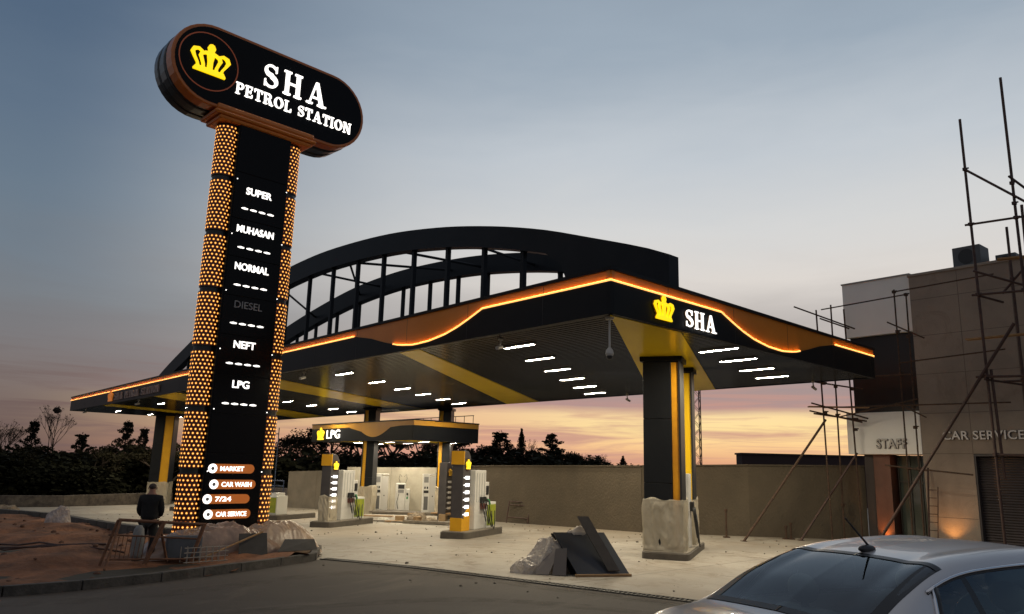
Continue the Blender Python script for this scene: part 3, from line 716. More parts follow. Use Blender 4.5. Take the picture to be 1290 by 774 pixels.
PRL = no_mis(mat('price_display_light', (.9,.9,.9), .4, emit=(1,.97,.95), es=2.2))
TOTD = mat('totem_body', (.055,.05,.052), .4, c2=(.07,.064,.064), ns=2)
def totem(fr, a_off, b_off, label, foot=True, dim=False, film=False, zoff=.21):
    """slim price totem; its displays and crown look to the right"""
    c, d, f = fr; o = c + f*a_off + d*b_off + ZU*zoff
    e = thing('pump_totem', o, label, 'pump totem', 'pump totems with lit price displays')
    T, D, Hh = .40, .62, 2.58   # T across, D deep
    P = [(0,0),(D,0),(D,Hh-.45)]+[(D-.35+.35*math.cos(math.radians(a)), Hh-.35+.35*math.sin(math.radians(a))-.0) for a in range(0,91,15)]+[(0,Hh)]
    mb = MB(); mb.prism(P, o-f*T, d, ZU, f, T); mb.build('totem_body', TOTD, e, bevel=.012)
    if foot:
        P = [(-.012,0),(D+.012,0),(D+.012,.75)]+[(D-.03-.45*math.sin(math.radians(a)), .75-.33*(1-math.cos(math.radians(a)))-.04) for a in range(0,91,18)]+[(-.012,.42)]
        mb = MB(); mb.prism(P, o-f*(T+.012), d, ZU, f, T+.024); mb.build('orange_foot', YELDIM, e, bevel=.008)
    mb = MB()
    if not dim: mb.hexa([o+f*a+d*b+ZU*z for z in (2.12,2.56) for a, b in ((-T-.03,-.03),(.03,-.03),(.03,.03),(-T-.03,.03))])
    if not dim: mb.build('orange_number_plate', YELDIM, e, bevel=.006)
    oo = o+d*(D*.52)+ZU*1.98+f*.002
    mb = MB(); mb.prism([(.21*math.cos(2*PI*i/24), .21*math.sin(2*PI*i/24)+.15) for i in range(24)], oo-ZU*.0, d, ZU, f, .02); mb.build('emblem_ring', mat('emblem_disc', (.05,.015,.008), .4), e)
    mb = MB(); crown(mb, oo+f*.02-ZU*.0, d, ZU, f, .32, .34, .03); mb.build('crown_emblem', CROWNY if not dim else mat('unlit_crown', (.6,.35,.03), .4), e)
    for i in range(6):
        z = 1.70-.235*i
        mb = MB(); mb.hexa([o+f*a+d*b+ZU*(z+q) for q in (-.052,.052) for a, b in ((0.001,.2),(.02,.2),(.02,.5),(.001,.5))])
        mb.build('price_display', PRL if not dim else WHITE, e)
        m2 = MB(); m2.hexa([o+f*a+d*b+ZU*(z+q) for q in (-.012,.012) for a, b in ((0.001,.06),(.012,.06),(.012,.16),(.001,.16))]); m2.build('fuel_mark', PRL if not dim else WHITE, e)
    if film:
        wrap(o-f*T, math.atan2(d.y,d.x), -.02, T+.03, -.03, D+.02, .95, 'clear dusty film round the foot of the left pump totem')
    return e
DGREEN = mat('green_yellow_panel', (.34,.36,.03), .4, c2=(.20,.26,.03), ns=3, lo=.4, hi=.6)
DWHITE = mat('pump_white', (.62,.61,.58), .35, c2=(.52,.51,.48), ns=2)
HOSE = mat('black_hose', (.012,.012,.012), .5)
HOSEG = mat('green_nozzle', (.02,.22,.08), .4)
def pump(fr, a_off, b_off, label, zoff=.21):
    c, d, f = fr; o = c + f*a_off + d*b_off + ZU*zoff
    e = thing('fuel_dispenser', o, label, 'fuel pump', 'white fuel pumps on the islands')
    def hb(a0,a1,b0,b1,z0,z1,name,m_,bev=.008):
        mb = MB(); mb.hexa([o+f*a+d*b+ZU*z for z in (z0,z1) for a, b in ((a0,b0),(a1,b0),(a1,b1),(a0,b1))]); return mb.build(name, m_, e, bevel=bev)
    hb(-.52,0,0,.95,0,1.95,'hose_tower',DWHITE,.02)
    mb = MB()
    for i in range(4): mb.hexa([o+f*a+d*b+ZU*z for z in (.9,1.85) for a, b in ((0,.12+.22*i),(.015,.12+.22*i),(.015,.15+.22*i),(0,.15+.22*i))])
    mb.build('tower_ribs', mat('rib_grey', (.42,.42,.41), .4), e)
    hb(-.45,-.03,.95,1.32,0,1.55,'display_column',DWHITE,.02)
    hb(-.028,-.012,1.02,1.25,1.12,1.42,'screen',DARK,.003)
    hb(-.028,-.012,1.05,1.22,.72,.98,'keypad',DARK,.003)
    hb(-.50,.03,.98,1.85,0,.86,'pump_cabinet',mat('cabinet_white',(.60,.60,.56),.4),.015)
    hb(.031,.042,1.02,1.80,.08,.78,'cabinet_panel',DGREEN,.003)
    hb(.0,.10,.42,.80,.86,1.06,'nozzle_holster',DARK)
    hb(.0,.12,.45,.78,.66,.84,'nozzle_cradle',mat('maroon_plastic',(.1,.03,.025),.5))
    for i, (b, s) in enumerate(((.42,.5),(.58,.6),(.72,.72),(.84,.8))):
        mb = MB(); p = []
        for k_ in range(13):
            t = k_/12; p.append(o+f*(.09+.10*math.sin(PI*t)+.02*i)+d*(b+(.25+.12*i)*t)+ZU*(.92-s*math.sin(PI*t)*.95-.35*t))
        mb.tube(p, .017, 6); mb.build('hose', HOSE, e, smooth=True)
    mb = MB(); mb.tube([o+f*.12+d*.84+ZU*.98, o+f*.17+d*.88+ZU*.93, o+f*.17+d*.93+ZU*.8], .03, 6); mb.build('nozzle', HOSEG, e)
    return e
totem(i2, -.28, .22, 'lit pump totem with orange foot and orange top plate on the middle island')
pump(i2, -.22, 1.12, 'white pump with hoses and green cabinet behind the orange footed totem')
totem(i1, -.28, .22, 'lit pump totem with film round its foot, right of the sign tower', foot=False, film=True)
pump(i1, -.22, 1.12, 'white pump with hoses and green cabinet on the island beside the film wrapped totem')
totem(i4, -.25, .2, 'distant lit pump totem just left of the sign tower')
c_, d_, f_ = i5
e = thing('fuel_dispenser', c_-f_*.5+d_*.2+ZU*.21, 'yellow fronted pump cabinet showing right beside the sign tower foot', 'fuel pump')
mb = MB(); o = c_-f_*.3+d_*.2+ZU*.21
mb.hexa([o+f_*a+d_*b+ZU*z for z in (0,.82) for a, b in ((-.5,0),(0,0),(0,.8),(-.5,.8))]); mb.build('pump_cabinet', mat('cabinet_white',(.6,.6,.56)), e, bevel=.015)
mb = MB(); mb.hexa([o+f_*a+d_*b+ZU*z for z in (.08,.75) for a, b in ((-.45,-.015),(-.05,-.015),(-.05,-.002),(-.45,-.002))]); mb.build('cabinet_panel', DGREEN, e)
mb = MB(); mb.hexa([o+f_*a+d_*b+ZU*z for z in (.82,.95) for a, b in ((-.42,.1),(-.1,.1),(-.1,.7),(-.42,.7))]); mb.build('cabinet_top', DWHITE, e, bevel=.01)
# sliver of a pump between the near double columns
c_, d_, f_ = i3; o = c_-f_*.16+d_*1.55+ZU*.18
e = thing('fuel_dispenser', o, 'white pump edge with hanging hoses between the near double columns', 'fuel pump')
mb = MB(); mb.hexa([o+f_*a+d_*b+ZU*z for z in (0,1.95) for a, b in ((-.5,0),(0,0),(0,.5),(-.5,.5))]); mb.build('hose_tower', DWHITE, e, bevel=.015)
mb = MB(); mb.hexa([o+f_*a+d_*b+ZU*z for z in (.0,1.35) for a, b in ((-.5,.5),(-.06,.5),(-.06,.8),(-.5,.8))]); mb.build('display_column', DWHITE, e, bevel=.015)
mb = MB(); mb.hexa([o+f_*a+d_*b+ZU*z for z in (.95,1.2) for a, b in ((0,.1),(.09,.1),(.09,.42),(0,.42))]); mb.build('nozzle_holster', DARK, e, bevel=.01)
for i in range(3):
    mb = MB(); mb.tube([o+f_*(.08+.09*math.sin(PI*t/10)+.02*i)+d_*(.1+.1*i+.03*t)+ZU*(1.05-(.7+.12*i)*math.sin(PI*t/10)-.02*t) for t in range(11)], .016, 6); mb.build('hose', HOSE, e, smooth=True)

# ------------------------------------------------------------------ gas (LPG) canopy
GC = Vector((-4.7,38.5,0)); gl, gv, g0, g1 = 11.2, 4.3, 3.36, 4.40
g = thing('gas_canopy', GC+UU*gl/2+VV*gv/2+ZU*g0, 'small black canopy with yellow wave and lit LPG sign behind the pumps', 'canopy')
GY = mat('gas_yellow_fascia', (.48,.24,.02), .4, c2=(.42,.2,.018), ns=1)
def gprof(s, Lr):
    a = 4.2
    if s < 1.2: return g1-.30
    if s < 2.2: return g1-.30-.06*(s-1.2)
    if s < 5.2: return g1-.36-.48*math.sin(PI*(s-2.2)/3.4)**1
    if s < 6.6: 
        z52 = g1-.36-.48*math.sin(PI*3.0/3.4); return z52+(g1-.30-z52)*(s-5.2)/1.4
    return g1-.30
for (org, dv, nn, Lr, wave) in ((GC,UU,NUo,gl,True),(GC,VV,NVo,gv,False),(GC+UU*gl,VV,-NVo,gv,False),(GC+VV*gv,UU,-NUo,gl,False)):
    lo = MB(); hi = MB(); k = 56
    for i in range(k):
        a, b = Lr*i/k, Lr*(i+1)/k; za = gprof(a,Lr) if wave else g1-.30; zb = gprof(b,Lr) if wave else g1-.30
        P = lambda s, z, q: org+dv*s+nn*q+ZU*z
        lo.hexa([P(a,g0,-.1),P(b,g0,-.1),P(b,g0,0),P(a,g0,0),P(a,za,-.1),P(b,zb,-.1),P(b,zb,0),P(a,za,0)])
        hi.hexa([P(a,za,-.1),P(b,zb,-.1),P(b,zb,.012),P(a,za,.012),P(a,g1-.06,-.1),P(b,g1-.06,-.1),P(b,g1-.06,.012),P(a,g1-.06,.012)])
    lo.build('lower_fascia', BLACKP, g); hi.build('upper_fascia', GY, g)
    cp = MB(); cp.hexa([P(-.03,g1-.06,-.2),P(Lr+.03,g1-.06,-.2),P(Lr+.03,g1-.06,.03),P(-.03,g1-.06,.03),P(-.03,g1,-.2),P(Lr+.03,g1,-.2),P(Lr+.03,g1,.03),P(-.03,g1,.03)]); cp.build('roof_edge_trim', BLACKP, g)
mb = MB(); q = .11
mb.hexa([GC+UU*a+VV*b+ZU*z for z in (g0+.02,g1-.08) for a, b in ((q,q),(gl-q,q),(gl-q,gv-q),(q,gv-q))]); mb.build('soffit', mat('gas_soffit', (.06,.055,.05), .3), g)
for a0, a1 in ((.4,2.2),(6.3,8.1)):
    mb = MB(); mb.hexa([GC+UU*a+VV*b+ZU*z for z in (g0+.002,g0+.018) for a, b in ((a0,q),(a1,q),(a1+1.0,gv-q),(a0+1.0,gv-q))]); mb.build('yellow_soffit_band', YELLOW, g)
mb = MB(); crown(mb, GC+UU*9.95+NUo*.02+ZU*(g0+.10), -UU, ZU, NUo, .72, .85, .06); mb.build('crown_emblem', CROWNY, g)
mb = MB(); put_text(mb, 'LPG', GC+UU*9.2+NUo*.02+ZU*(g0+.18), -UU, ZU, NUo, .46, .03, width=1.6, offset=.004, spacing=1.12); mb.build('lettering', LETW, g)
for i, (a, b) in enumerate(((4.2,1.3),(4.9,3.0),(7.6,1.2),(8.2,3.0),(1.2,1.5),(1.0,3.2))):
    o = copy_tree(lamp0); o.location = GC+UU*a+VV*b+ZU*(g0-.001); o.rotation_euler = (0,0,A_U); o.scale = (.9,1,1)
    o['group'] = 'tube lights under the gas canopy'; o['label'] = ['tube light near the middle of the gas canopy front','tube light behind the middle one under the gas canopy','tube light under the left front of the gas canopy','tube light under the left rear of the gas canopy','tube light under the right front of the gas canopy','tube light under the right rear of the gas canopy'][i]
# louvre frame standing on the gas canopy roof
e = thing('roof_railing', GC+VV*gv+ZU*g1, 'thin dark railing standing on the gas canopy roof', 'railing')
mb = MB(); mb.tube([GC+UU*.2+VV*(gv-.2)+ZU*(g1+.42), GC+UU*6+VV*(gv-.2)+ZU*(g1+.42)], .02, 6); mb.build('rail', DSTEEL, e)
for i in range(8):
    p = GC+UU*(.25+.8*i)+VV*(gv-.2); mb = MB(); mb.tube([p+ZU*g1, p+ZU*(g1+.43)], .018, 6); mb.build('post', DSTEEL, e)

# ------------------------------------------------------------------ sign tower
PY = Vector((-7.75,21.87,gz(-7.75,21.87))); PY = Vector((-7.26,20.47,-.14))
ex = VV; nf = NVo   # face looks back along -u
def P3(s, q, z): return Vector((PY.x,PY.y,0)) + ex*s + nf*q + ZU*z
tw = thing('sign_tower', PY, 'tall black price tower with amber dotted columns and rounded SHA PETROL STATION head', 'sign tower')
PANEL = mat('perforated_panel', (.055,.016,.006), .4, c2=(.075,.022,.008), ns=2)
HALO = no_mis(mat('amber_hole_glow', (.3,.1,.02), .5, emit=(1,.20,.02), es=.26))  # dim emissive discs painting the light spill round each hole
DOT = no_mis(mat('amber_hole_light', (1,.6,.2), .5, emit=(1,.50,.10), es=1.7))
rC = .30; zc = -.0
gaps = [.2,1.9,3.45,5.0,6.55,8.1,9.64,11.2]
for sc_ in (-.93,.93):
    core = MB(); core.lathe(P3(sc_,-.05,.0)+ZU*(-.1), [(rC-.03,0),(rC-.03,11.4)], 32); core.build('column_core', DARK, tw)
    for z0, z1 in zip(gaps, gaps[1:]):
        pm = MB(); pm.lathe(P3(sc_,-.05,z0+.06), [(rC,0),(rC,z1-z0-.12)], 40); pn = pm.build('lit_column_panel', PANEL, tw, smooth=False)
        dm = MB(); hm = MB(); k = 18; rowsn = 13; dzv = (z1-z0-.24)/rowsn
        for r in range(rowsn+1):
            for j in range(k):
                a = 2*PI*(j+.5*(r%2))/k; z = z0+.12+dzv*r
                n_ = Vector((math.cos(a),math.sin(a),0)); t_ = Vector((-math.sin(a),math.cos(a),0)); c = P3(sc_,-.05,z)+n_*(rC+.004)
                dm.add([c+n_*.006+(t_*math.cos(2*PI*q/6)+ZU*math.sin(2*PI*q/6))*.022 for q in range(6)], [tuple(range(6))])
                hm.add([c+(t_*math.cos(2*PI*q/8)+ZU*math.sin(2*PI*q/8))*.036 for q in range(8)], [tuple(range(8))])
        o = dm.build('lit_holes', DOT, tw, recalc=False); o['kind'] = 'stuff'; sub(pn, o)
        o = hm.build('hole_glow', HALO, tw, recalc=False); o['kind'] = 'stuff'; sub(pn, o)
    rg = MB()
    rg.lathe(P3(sc_,-.05,11.19), [(rC+.03,0),(rC+.03,.05)], 32); rg.build('top_ring', no_mis(mat('ring_glow',(.9,.7,.5),.4,emit=(1,.7,.4),es=.5)), tw)
mb = MB(); mb.hexa([P3(a,b,z) for z in (-.1,11.3) for a, b in ((-.78,-.34),(.78,-.34),(.78,.34),(-.78,.34))]); mb.build('centre_body', BLACKP, tw, bevel=.015)
zz = [.45,2.35,3.35,4.35,5.4,6.45,7.5,8.55,9.85,11.2]
for a, b in zip(zz, zz[1:]):
    mb = MB(); mb.hexa([P3(s,q,z) for z in (a+.008,b-.008) for s, q in ((-.74,.34),(.74,.34),(.74,.362),(-.74,.362))]); mb.build('face_panel', mat('gloss_black', (.005,.005,.006), .2, spec=.12), tw, bevel=.005)
mb = MB()
for z in gaps[1:-1]:
    for s in (-.70,.75): mb.prism([(.016*math.cos(a*PI/4),.016*math.sin(a*PI/4)) for a in range(8)], P3(s,.362,z), ex, ZU, nf, .01)
mb.build('pin_lights', LETW, tw)
GREYL = mat('unlit_letter', (.30,.30,.31), .5)
PWD = {'SUPER':.74,'MUHASAN':1.06,'NORMAL':.96,'DIESEL':.78,'NEFT':.60,'LPG':.46}
def price(word, z, lit=True, off=0):
    mb = MB(); put_text(mb, word, P3(.0+off,.363,z), ex, ZU, nf, .185, .02, width=PWD[word], offset=.016 if lit else 0, center=True); mb.build('fuel_name', LETW if lit else GREYL, tw)
    mb = MB()
    for i in range(4): mb.ribbon([(-.46+.25*i,0),(-.38+.25*i,.003),(-.28+.25*i,0)], [.02,.055,.03], P3(off-.0,.363,z-.42), ex, ZU, nf, .02)
    mb.build('price_dashes', LETW, tw)
for wd_, z, lit in (('SUPER',9.28,1),('MUHASAN',8.19,1),('NORMAL',7.16,1),('DIESEL',6.13,0),('NEFT',5.07,1),('LPG',4.03,1)): price(wd_, z, lit, -.05)
PILL = no_mis(mat('brown_pill_light', (.4,.12,.02), .5, emit=(.8,.2,.03), es=.28))
for wd_, z, off in (('MARKET',1.97,-.08),('CAR WASH',1.58,-.01),('7/24',1.22,-.14),('CAR SERVICE',.85,-.08)):
    R_ = .115; ln = 1.0
    pl = [(off-ln/2+R_*math.cos(math.radians(a)), R_*math.sin(math.radians(a))) for a in range(90,271,20)]+[(off+ln/2+R_*math.cos(math.radians(a)), R_*math.sin(math.radians(a))) for a in range(-90,91,20)]
    mb = MB(); mb.prism(pl, P3(0,.363,z), ex, ZU, nf, .012); pill = mb.build('service_plate', PILL, tw)
    mb = MB(); mb.prism([(off-ln/2+.115*math.cos(2*PI*i/20), .115*math.sin(2*PI*i/20)) for i in range(20)], P3(0,.376,z), ex, ZU, nf, .012); ic = mb.build('service_icon', LETW, tw); sub(pill, ic)
    mb = MB(); mb.prism([(off-ln/2+.045*math.cos(2*PI*i/12), .045*math.sin(2*PI*i/12)) for i in range(12)], P3(0,.389,z), ex, ZU, nf, .004); ic = mb.build('icon_mark', GREYL, tw); sub(pill, ic)
    mb = MB(); put_text(mb, wd_, P3(off-.30,.376,z-.055), ex, ZU, nf, .11, .012, width=min(.80,.105*len(wd_)), offset=.02); tx = mb.build('service_name', LETW, tw); sub(pill, tx)
# head
HX, HZ, HL, HR = .16, 12.60, 1.80, 1.15     # centre, half straight, radius
def stad(rr, n=18, hl=HL):
    return [(HX+hl+rr*math.cos(math.radians(a)), rr*math.sin(math.radians(a))) for a in [-90+180*i/n for i in range(n+1)]] + [(HX-hl+rr*math.cos(math.radians(a)), rr*math.sin(math.radians(a))) for a in [90+180*i/n for i in range(n+1)]]
HEADB = mat('head_shell', (.03,.035,.04), .3, coat=.3)
BROWNO = mat('head_orange_rim', (.62,.17,.022), .35, c2=(.52,.14,.018), ns=1.2, coat=.2)
mb = MB(); mb.prism(stad(HR-.03), P3(0,-.62,HZ), ex, ZU, nf, .72); mb.build('head_core', HEADB, tw, bevel=.05)
mb = MB(); mb.prism(stad(HR+.01), P3(0,-.42,HZ), ex, ZU, nf, .30); mb.build('head_band', HEADB, tw, bevel=.04)
mb = MB(); mb.prism(stad(HR), P3(0,-.02,HZ), ex, ZU, nf, .38); mb.build('front_rim', BROWNO, tw, bevel=.03)
mb = MB(); mb.prism(stad(HR), P3(0,-.85,HZ), ex, ZU, nf, .26); mb.build('rear_rim', HEADB, tw, bevel=.03)
mb = MB(); mb.prism(stad(HR-.09), P3(0,.36,HZ), ex, ZU, nf, .012); mb.build('head_face', mat('gloss_black', (.005,.005,.006), .2, spec=.12), tw)
# circle outline and emblem
mb = MB(); cx = -1.80; mb.ribbon([(cx+.80*math.cos(2*PI*i/40), .04+.80*math.sin(2*PI*i/40)) for i in range(41)], [.03]*41, P3(0,.372,HZ), ex, ZU, nf, .008); mb.build('emblem_ring', no_mis(mat('ring_brown',(.2,.06,.03),.4,emit=(.5,.1,.03),es=.16)), tw)
mb = MB(); crown(mb, P3(cx+.02,.372,HZ-.32), ex, ZU, nf, .86, 1.08, .05); mb.build('crown_emblem', CROWNY, tw)
mb = MB(); serif(mb, 'SHA', P3(-.28,.372,HZ-.06), ex, ZU, nf, .72, 2.02, .05, .24); mb.build('lettering', LETW, tw)
mb = MB(); serif(mb, 'PETROL', P3(-1.02,.372,HZ-.57), ex, ZU, nf, .33, 1.68, .04, .09); mb.build('lettering', LETW, tw); mb = MB(); serif(mb, 'STATION', P3(.86,.372,HZ-.57), ex, ZU, nf, .33, 1.80, .04, .09); mb.build('lettering', LETW, tw)
# stepped collar under the head
BR2 = mat('collar_orange', (.70,.21,.028), .35, c2=(.58,.17,.022), ns=1.2)
for z0, z1, hw_, q0, q1 in ((11.18,11.30,1.38,-.52,.42),(11.30,11.42,1.52,-.6,.46),(11.42,11.60,1.46,-.56,.42)):
    mb = MB(); mb.hexa([P3(s,q,z) for z in (z0,z1) for s, q in ((-hw_,q0),(hw_,q0),(hw_,q1),(-hw_,q1))]); mb.build('collar_step', BR2, tw, bevel=.055)

# ------------------------------------------------------------------ boundary walls
def wallmat(name, ca, cb, cj, bw, rh):
    return ground_mat(name, ca, cb, cj=cj, js=(bw,rh), cstain=tuple(x*.7 for x in ca), rough=.85, bump=.35)
WALLM = mat('boundary_concrete', (.098,.077,.051), .9, c2=(.066,.052,.035), ns=1.1, bump=.5, bs=14, nd=12, stretch=(1,1,.8), lo=.25, hi=.75)
def wall(pts, th, m_, label, name='boundary_wall', cop=None, group=None):
    e = thing(name, Vector(((pts[0][0]+pts[-1][0])/2,(pts[0][1]+pts[-1][1])/2,gz(pts[0][0],pts[0][1]))), label, 'wall', group)
    mb = MB(); cm = MB(); jm = MB()
    for (x0,y0,t0),(x1,y1,t1) in zip(pts, pts[1:]):
        d = Vector((x1-x0,y1-y0,0)).normalized(); q = Vector((-d.y,d.x,0))
        if q.y < 0: q = -q
        q *= th
        A, B = Vector((x0,y0,0)), Vector((x1,y1,0))
        ext = d*.02
        mb.hexa([A+ZU*(gz(x0,y0)-.1),B+ext+ZU*(gz(x1,y1)-.1),B+ext+q+ZU*(gz(x1,y1)-.1),A+q+ZU*(gz(x0,y0)-.1),A+ZU*t0,B+ext+ZU*t1,B+ext+q+ZU*t1,A+q+ZU*t0])
        if cop:
            cq = q.normalized()*.04
            cm.hexa([A-cq+ZU*t0,B-cq+ZU*t1,B+q+cq+ZU*t1,A+q+cq+ZU*t0,A-cq+ZU*(t0+cop),B-cq+ZU*(t1+cop),B+q+cq+ZU*(t1+cop),A+q+cq+ZU*(t0+cop)])
        # formwork joints
        ln = (B-A).length; k = max(1,int(ln/2.5))
        for i in range(1,k):
            p = A+d*(ln*i/k); zt = t0+(t1-t0)*i/k; qq = q.normalized()*.003
            jm.hexa([p-qq+ZU*(gz(p.x,p.y)+.02),p+d*.012-qq+ZU*(gz(p.x,p.y)+.02),p+d*.012+qq*.5+ZU*(gz(p.x,p.y)+.02),p+qq*.5+ZU*(gz(p.x,p.y)+.02),p-qq+ZU*(zt-.02),p+d*.012-qq+ZU*(zt-.02),p+d*.012+qq*.5+ZU*(zt-.02),p+qq*.5+ZU*(zt-.02)])
    mb.build('wall_face', m_, e)
    if cop: cm.build('coping', m_, e)
    if jm.v: jm.build('formwork_joints', mat('joint_dark', (.09,.07,.05), .9), e)
    return e
wall([(12.6,27.75,2.50),(8.6,28.1,2.44),(5.08,29.73,2.33)], .25, WALLM, 'brown cast concrete wall stretch between the building and the near column', cop=.05)
wall([(5.05,29.76,2.32),(-.66,36.47,2.19),(-2.6,38.9,2.12)], .25, WALLM, 'brown cast concrete wall stretch with the metal frame leaning on it', cop=.05)
wall([(-2.62,38.95,2.14),(-3.9,44.2,2.05),(-9.6,47.2,1.93)], .22, mat('plaster_white', (.40,.37,.30), .8, c2=(.31,.285,.23), ns=1.2, bump=.15), 'pale plastered wall behind the unused white pumps')
wall([(-9.62,47.25,1.75),(-14,50.5,1.55)], .22, mat('plaster_grey', (.22,.19,.15), .85, c2=(.16,.14,.11), ns=1.2), 'grey wall left of the pale wall under the gas canopy')
wall([(-14.05,50.5,.45),(-22.5,57.5,.25)], .22, mat('low_wall_grey', (.17,.15,.16), .85, c2=(.1,.09,.09), ns=1.2), 'low greyish wall under the blue railing beyond the forecourt', cop=.04)
wall([(-23.4,55.5,-.15),(-27.4,49.2,-.25),(-37,45.0,-.28),(-60,44.5,-.3)], .3, mat('low_wall_stone', (.15,.125,.10), .9, c2=(.06,.05,.045), ns=3, bump=.5), 'low stone wall along the far left edge of the forecourt')
mb = MB(); mb.box((-36.5,44.9,-.55),(2.0,.12,.4),math.radians(24)); one('notice_board', mb, mat('faded_red_board', (.16,.04,.03), .6, c2=(.12,.06,.05), ns=4), 'small faded red board on the far left low wall', 'board')

# pile of unused pumps standing before the pale wall
def spare(x, y, rz, kind, label):
    z = gz(x,y)+.12; e = thing('spare_dispenser', (x,y,z), label, 'fuel pump', 'unused white pumps before the pale wall', rz, local=True)
    def hb(a,b,c,d_,e_,f_,nm,m_,bv=.015):
        mb = MB(); mb.bb(a,b,c,d_,e_,f_); return mb.build(nm, m_, e, bevel=bv)
    if kind == 'tall':
        hb(-.36,.0,-.3,.3,0,1.95,'front_cabinet',DWHITE); hb(.0,.36,-.29,.29,0,1.88,'side_cabinet',mat('pump_grey_white',(.5,.49,.47),.4)); hb(-.38,.38,-.31,.31,1.95,2.0,'top_cover',DWHITE)
        hb(-.30,-.06,-.315,-.3,1.55,1.85,'display_window',mat('display_grey',(.22,.22,.22),.3),.003)
        for i in range(2): hb(-.28+.13*i,-.20+.13*i,-.315,-.3,1.22,1.34,'button',DARK,.003)
        hb(-.30,-.04,-.318,-.3,1.0,1.14,'keypad',DARK,.003); hb(-.28,-.06,-.312,-.3,.12,.82,'hose_recess',mat('recess_grey',(.1,.1,.1),.5),.003); hb(.15,.2,-.297,-.285,.8,.87,'lock',DARK,.002)
    else:
        hb(-.38,.16,-.3,.3,0,1.5,'front_cabinet',DWHITE,.04); hb(.16,.40,-.28,.28,0,1.2,'side_cabinet',DWHITE,.03); hb(-.26,.08,-.315,-.3,1.2,1.42,'display_window',DARK,.003); hb(-.26,.06,-.315,-.3,.98,1.15,'keypad',mat('display_grey',(.22,.22,.22)),.003)
        hb(.22,.30,-.3,-.28,.85,.98,'nozzle',DARK,.003); hb(.22,.30,-.3,-.28,.65,.78,'nozzle',HOSEG,.003)
        mb = MB(); mb.tube([(-.2,-.31,.95),(-.3,-.36,.5),(-.22,-.34,.12)], .015, 6); mb.build('hose', HOSE, e)
        for s in (-.15,.15): 
            mb = MB(); mb.tube([(s,0,1.5),(s*1.5,.02,1.75),(s*1.2,.05,1.98),(s*.4,.05,1.85)], .012, 6); mb.build('cable', HOSE, e)
    return e
spare(-7.0,44.0,math.radians(6),'tall','tall white double cabinet pump at the left, before the pale wall')
spare(-5.85,44.2,math.radians(10),'low','shorter rounded white pump with cables on top before the pale wall')
spare(-4.25,43.0,math.radians(8),'tall','tall narrow white pump at the right, before the pale wall')
mb = MB(); mb.box((-5.2,42.8,gz(-5.2,42.8)+.05),(5.8,1.6,.18),math.radians(-22)); one('pump_island', mb, ISLM, 'low unfinished island under the unused white pumps', 'pump island', 'raised islands of the forecourt', bevel=.02)

# dark covered totem at the right of the gas canopy (unlit, wrapped)
fk = (Vector((-2.75,36.2,gz(-2.2,36))), Vector((math.cos(math.radians(69)),math.sin(math.radians(69)),0)), Vector((math.sin(math.radians(69)),-math.cos(math.radians(69)),0)))
totem(fk, -.1, .1, 'dark unlit totem wrapped below, behind the orange footed totem', foot=False, dim=True, zoff=.02)

# building rubbish on the forecourt
def plank(x0, y0, x1, y1, wd, th, z, label, m_=WOOD, z1=None):
    mb = MB(); a = G(x0,y0,z); b = G(x1,y1,z if z1 is None else z1); d = (b-a).normalized(); q = d.cross(ZU).normalized()*wd/2; n = q.cross(d).normalized()*th
    if n.z < 0: n = -n
    mb.hexa([a-q,b-q,b+q,a+q,a-q+n,b-q+n,b+q+n,a+q+n]); return one('plank', mb, m_, label, 'plank', 'loose planks on the forecourt', bevel=.004)
GRW = mat('grey_timber', (.22,.19,.15), .8, c2=(.14,.12,.095), ns=4)
plank(-6.2,35.6,-2.5,33.3,.22,.05,.02,'long grey plank lying in front of the rubble',GRW)
plank(-5.3,34.9,-3.9,34.6,.2,.05,.03,'short pale plank left of the rubble heap')
plank(-4.4,34.2,-2.2,32.9,.18,.10,.03,'thick grey beam beside the orange footed totem',GRW)
plank(-6.6,38.6,-3.2,36.8,.3,.08,.25,'wide raised board behind the rubble heap',GRW)
plank(-3.4,37.0,-2.0,36.2,.5,.06,.3,'brown board stacked near the wrapped totem',WOOD)
plank(-7.2,39.6,-5.6,39.2,.24,.05,.03,'brown plank at the left of the rubble')
def ridged(v):
    a = 1-2*abs(noise.noise(v)); b = 1-2*abs(noise.noise(v*2.3+Vector((5,1,2)))); c = 1-2*abs(noise.noise(v*5.1+Vector((1,7,3))))
    return a*.55+b*.3+c*.15
def lump(x, y, r, h, m_, label, name, cat, seedv, n=26, grp=None, nu=22, nv=12, rz=0, ry=1.0, crumple=0):
    mb = MB(); z = gz(x,y)
    if crumple: nu, nv = 100, 48
    vs = []
    for i in range(nv+1):
        th = PI/2*i/nv
        for j in range(nu):
            ph = 2*PI*j/nu; dx, dy, dz_ = math.cos(ph)*math.sin(th), math.sin(ph)*math.sin(th), math.cos(th)
            if crumple: nn = ridged(Vector((dx*1.5+seedv,dy*1.5,dz_*1.1)))*crumple+noise.noise(Vector((dx*.9+seedv,dy*.9,dz_)))*.4
            else: nn = noise.noise(Vector((math.cos(ph)*2.2+seedv,math.sin(ph)*2.2,th*2.5)))*.35+noise.noise(Vector((math.cos(ph)*7+seedv,math.sin(ph)*7,th*8)))*.12
            rr = r*math.sin(th)*(1+nn); px = rr*math.cos(ph); py = rr*math.sin(ph)*ry
            c, s = math.cos(rz), math.sin(rz)
            vs.append(Vector((x+px*c-py*s, y+px*s+py*c, z+max(-.02,h*math.cos(th)**.8*(1+nn*.8)-.02))))
    mb.add(vs, [(i*nu+j,(i+1)*nu+j,(i+1)*nu+(j+1)%nu,i*nu+(j+1)%nu) for i in range(nv) for j in range(nu)])
    return one(name, mb, m_, label, cat, grp, smooth=not crumple)
RUB = mat('rubble', (.30,.24,.17), .9, c2=(.14,.11,.08), ns=7, bump=.6)
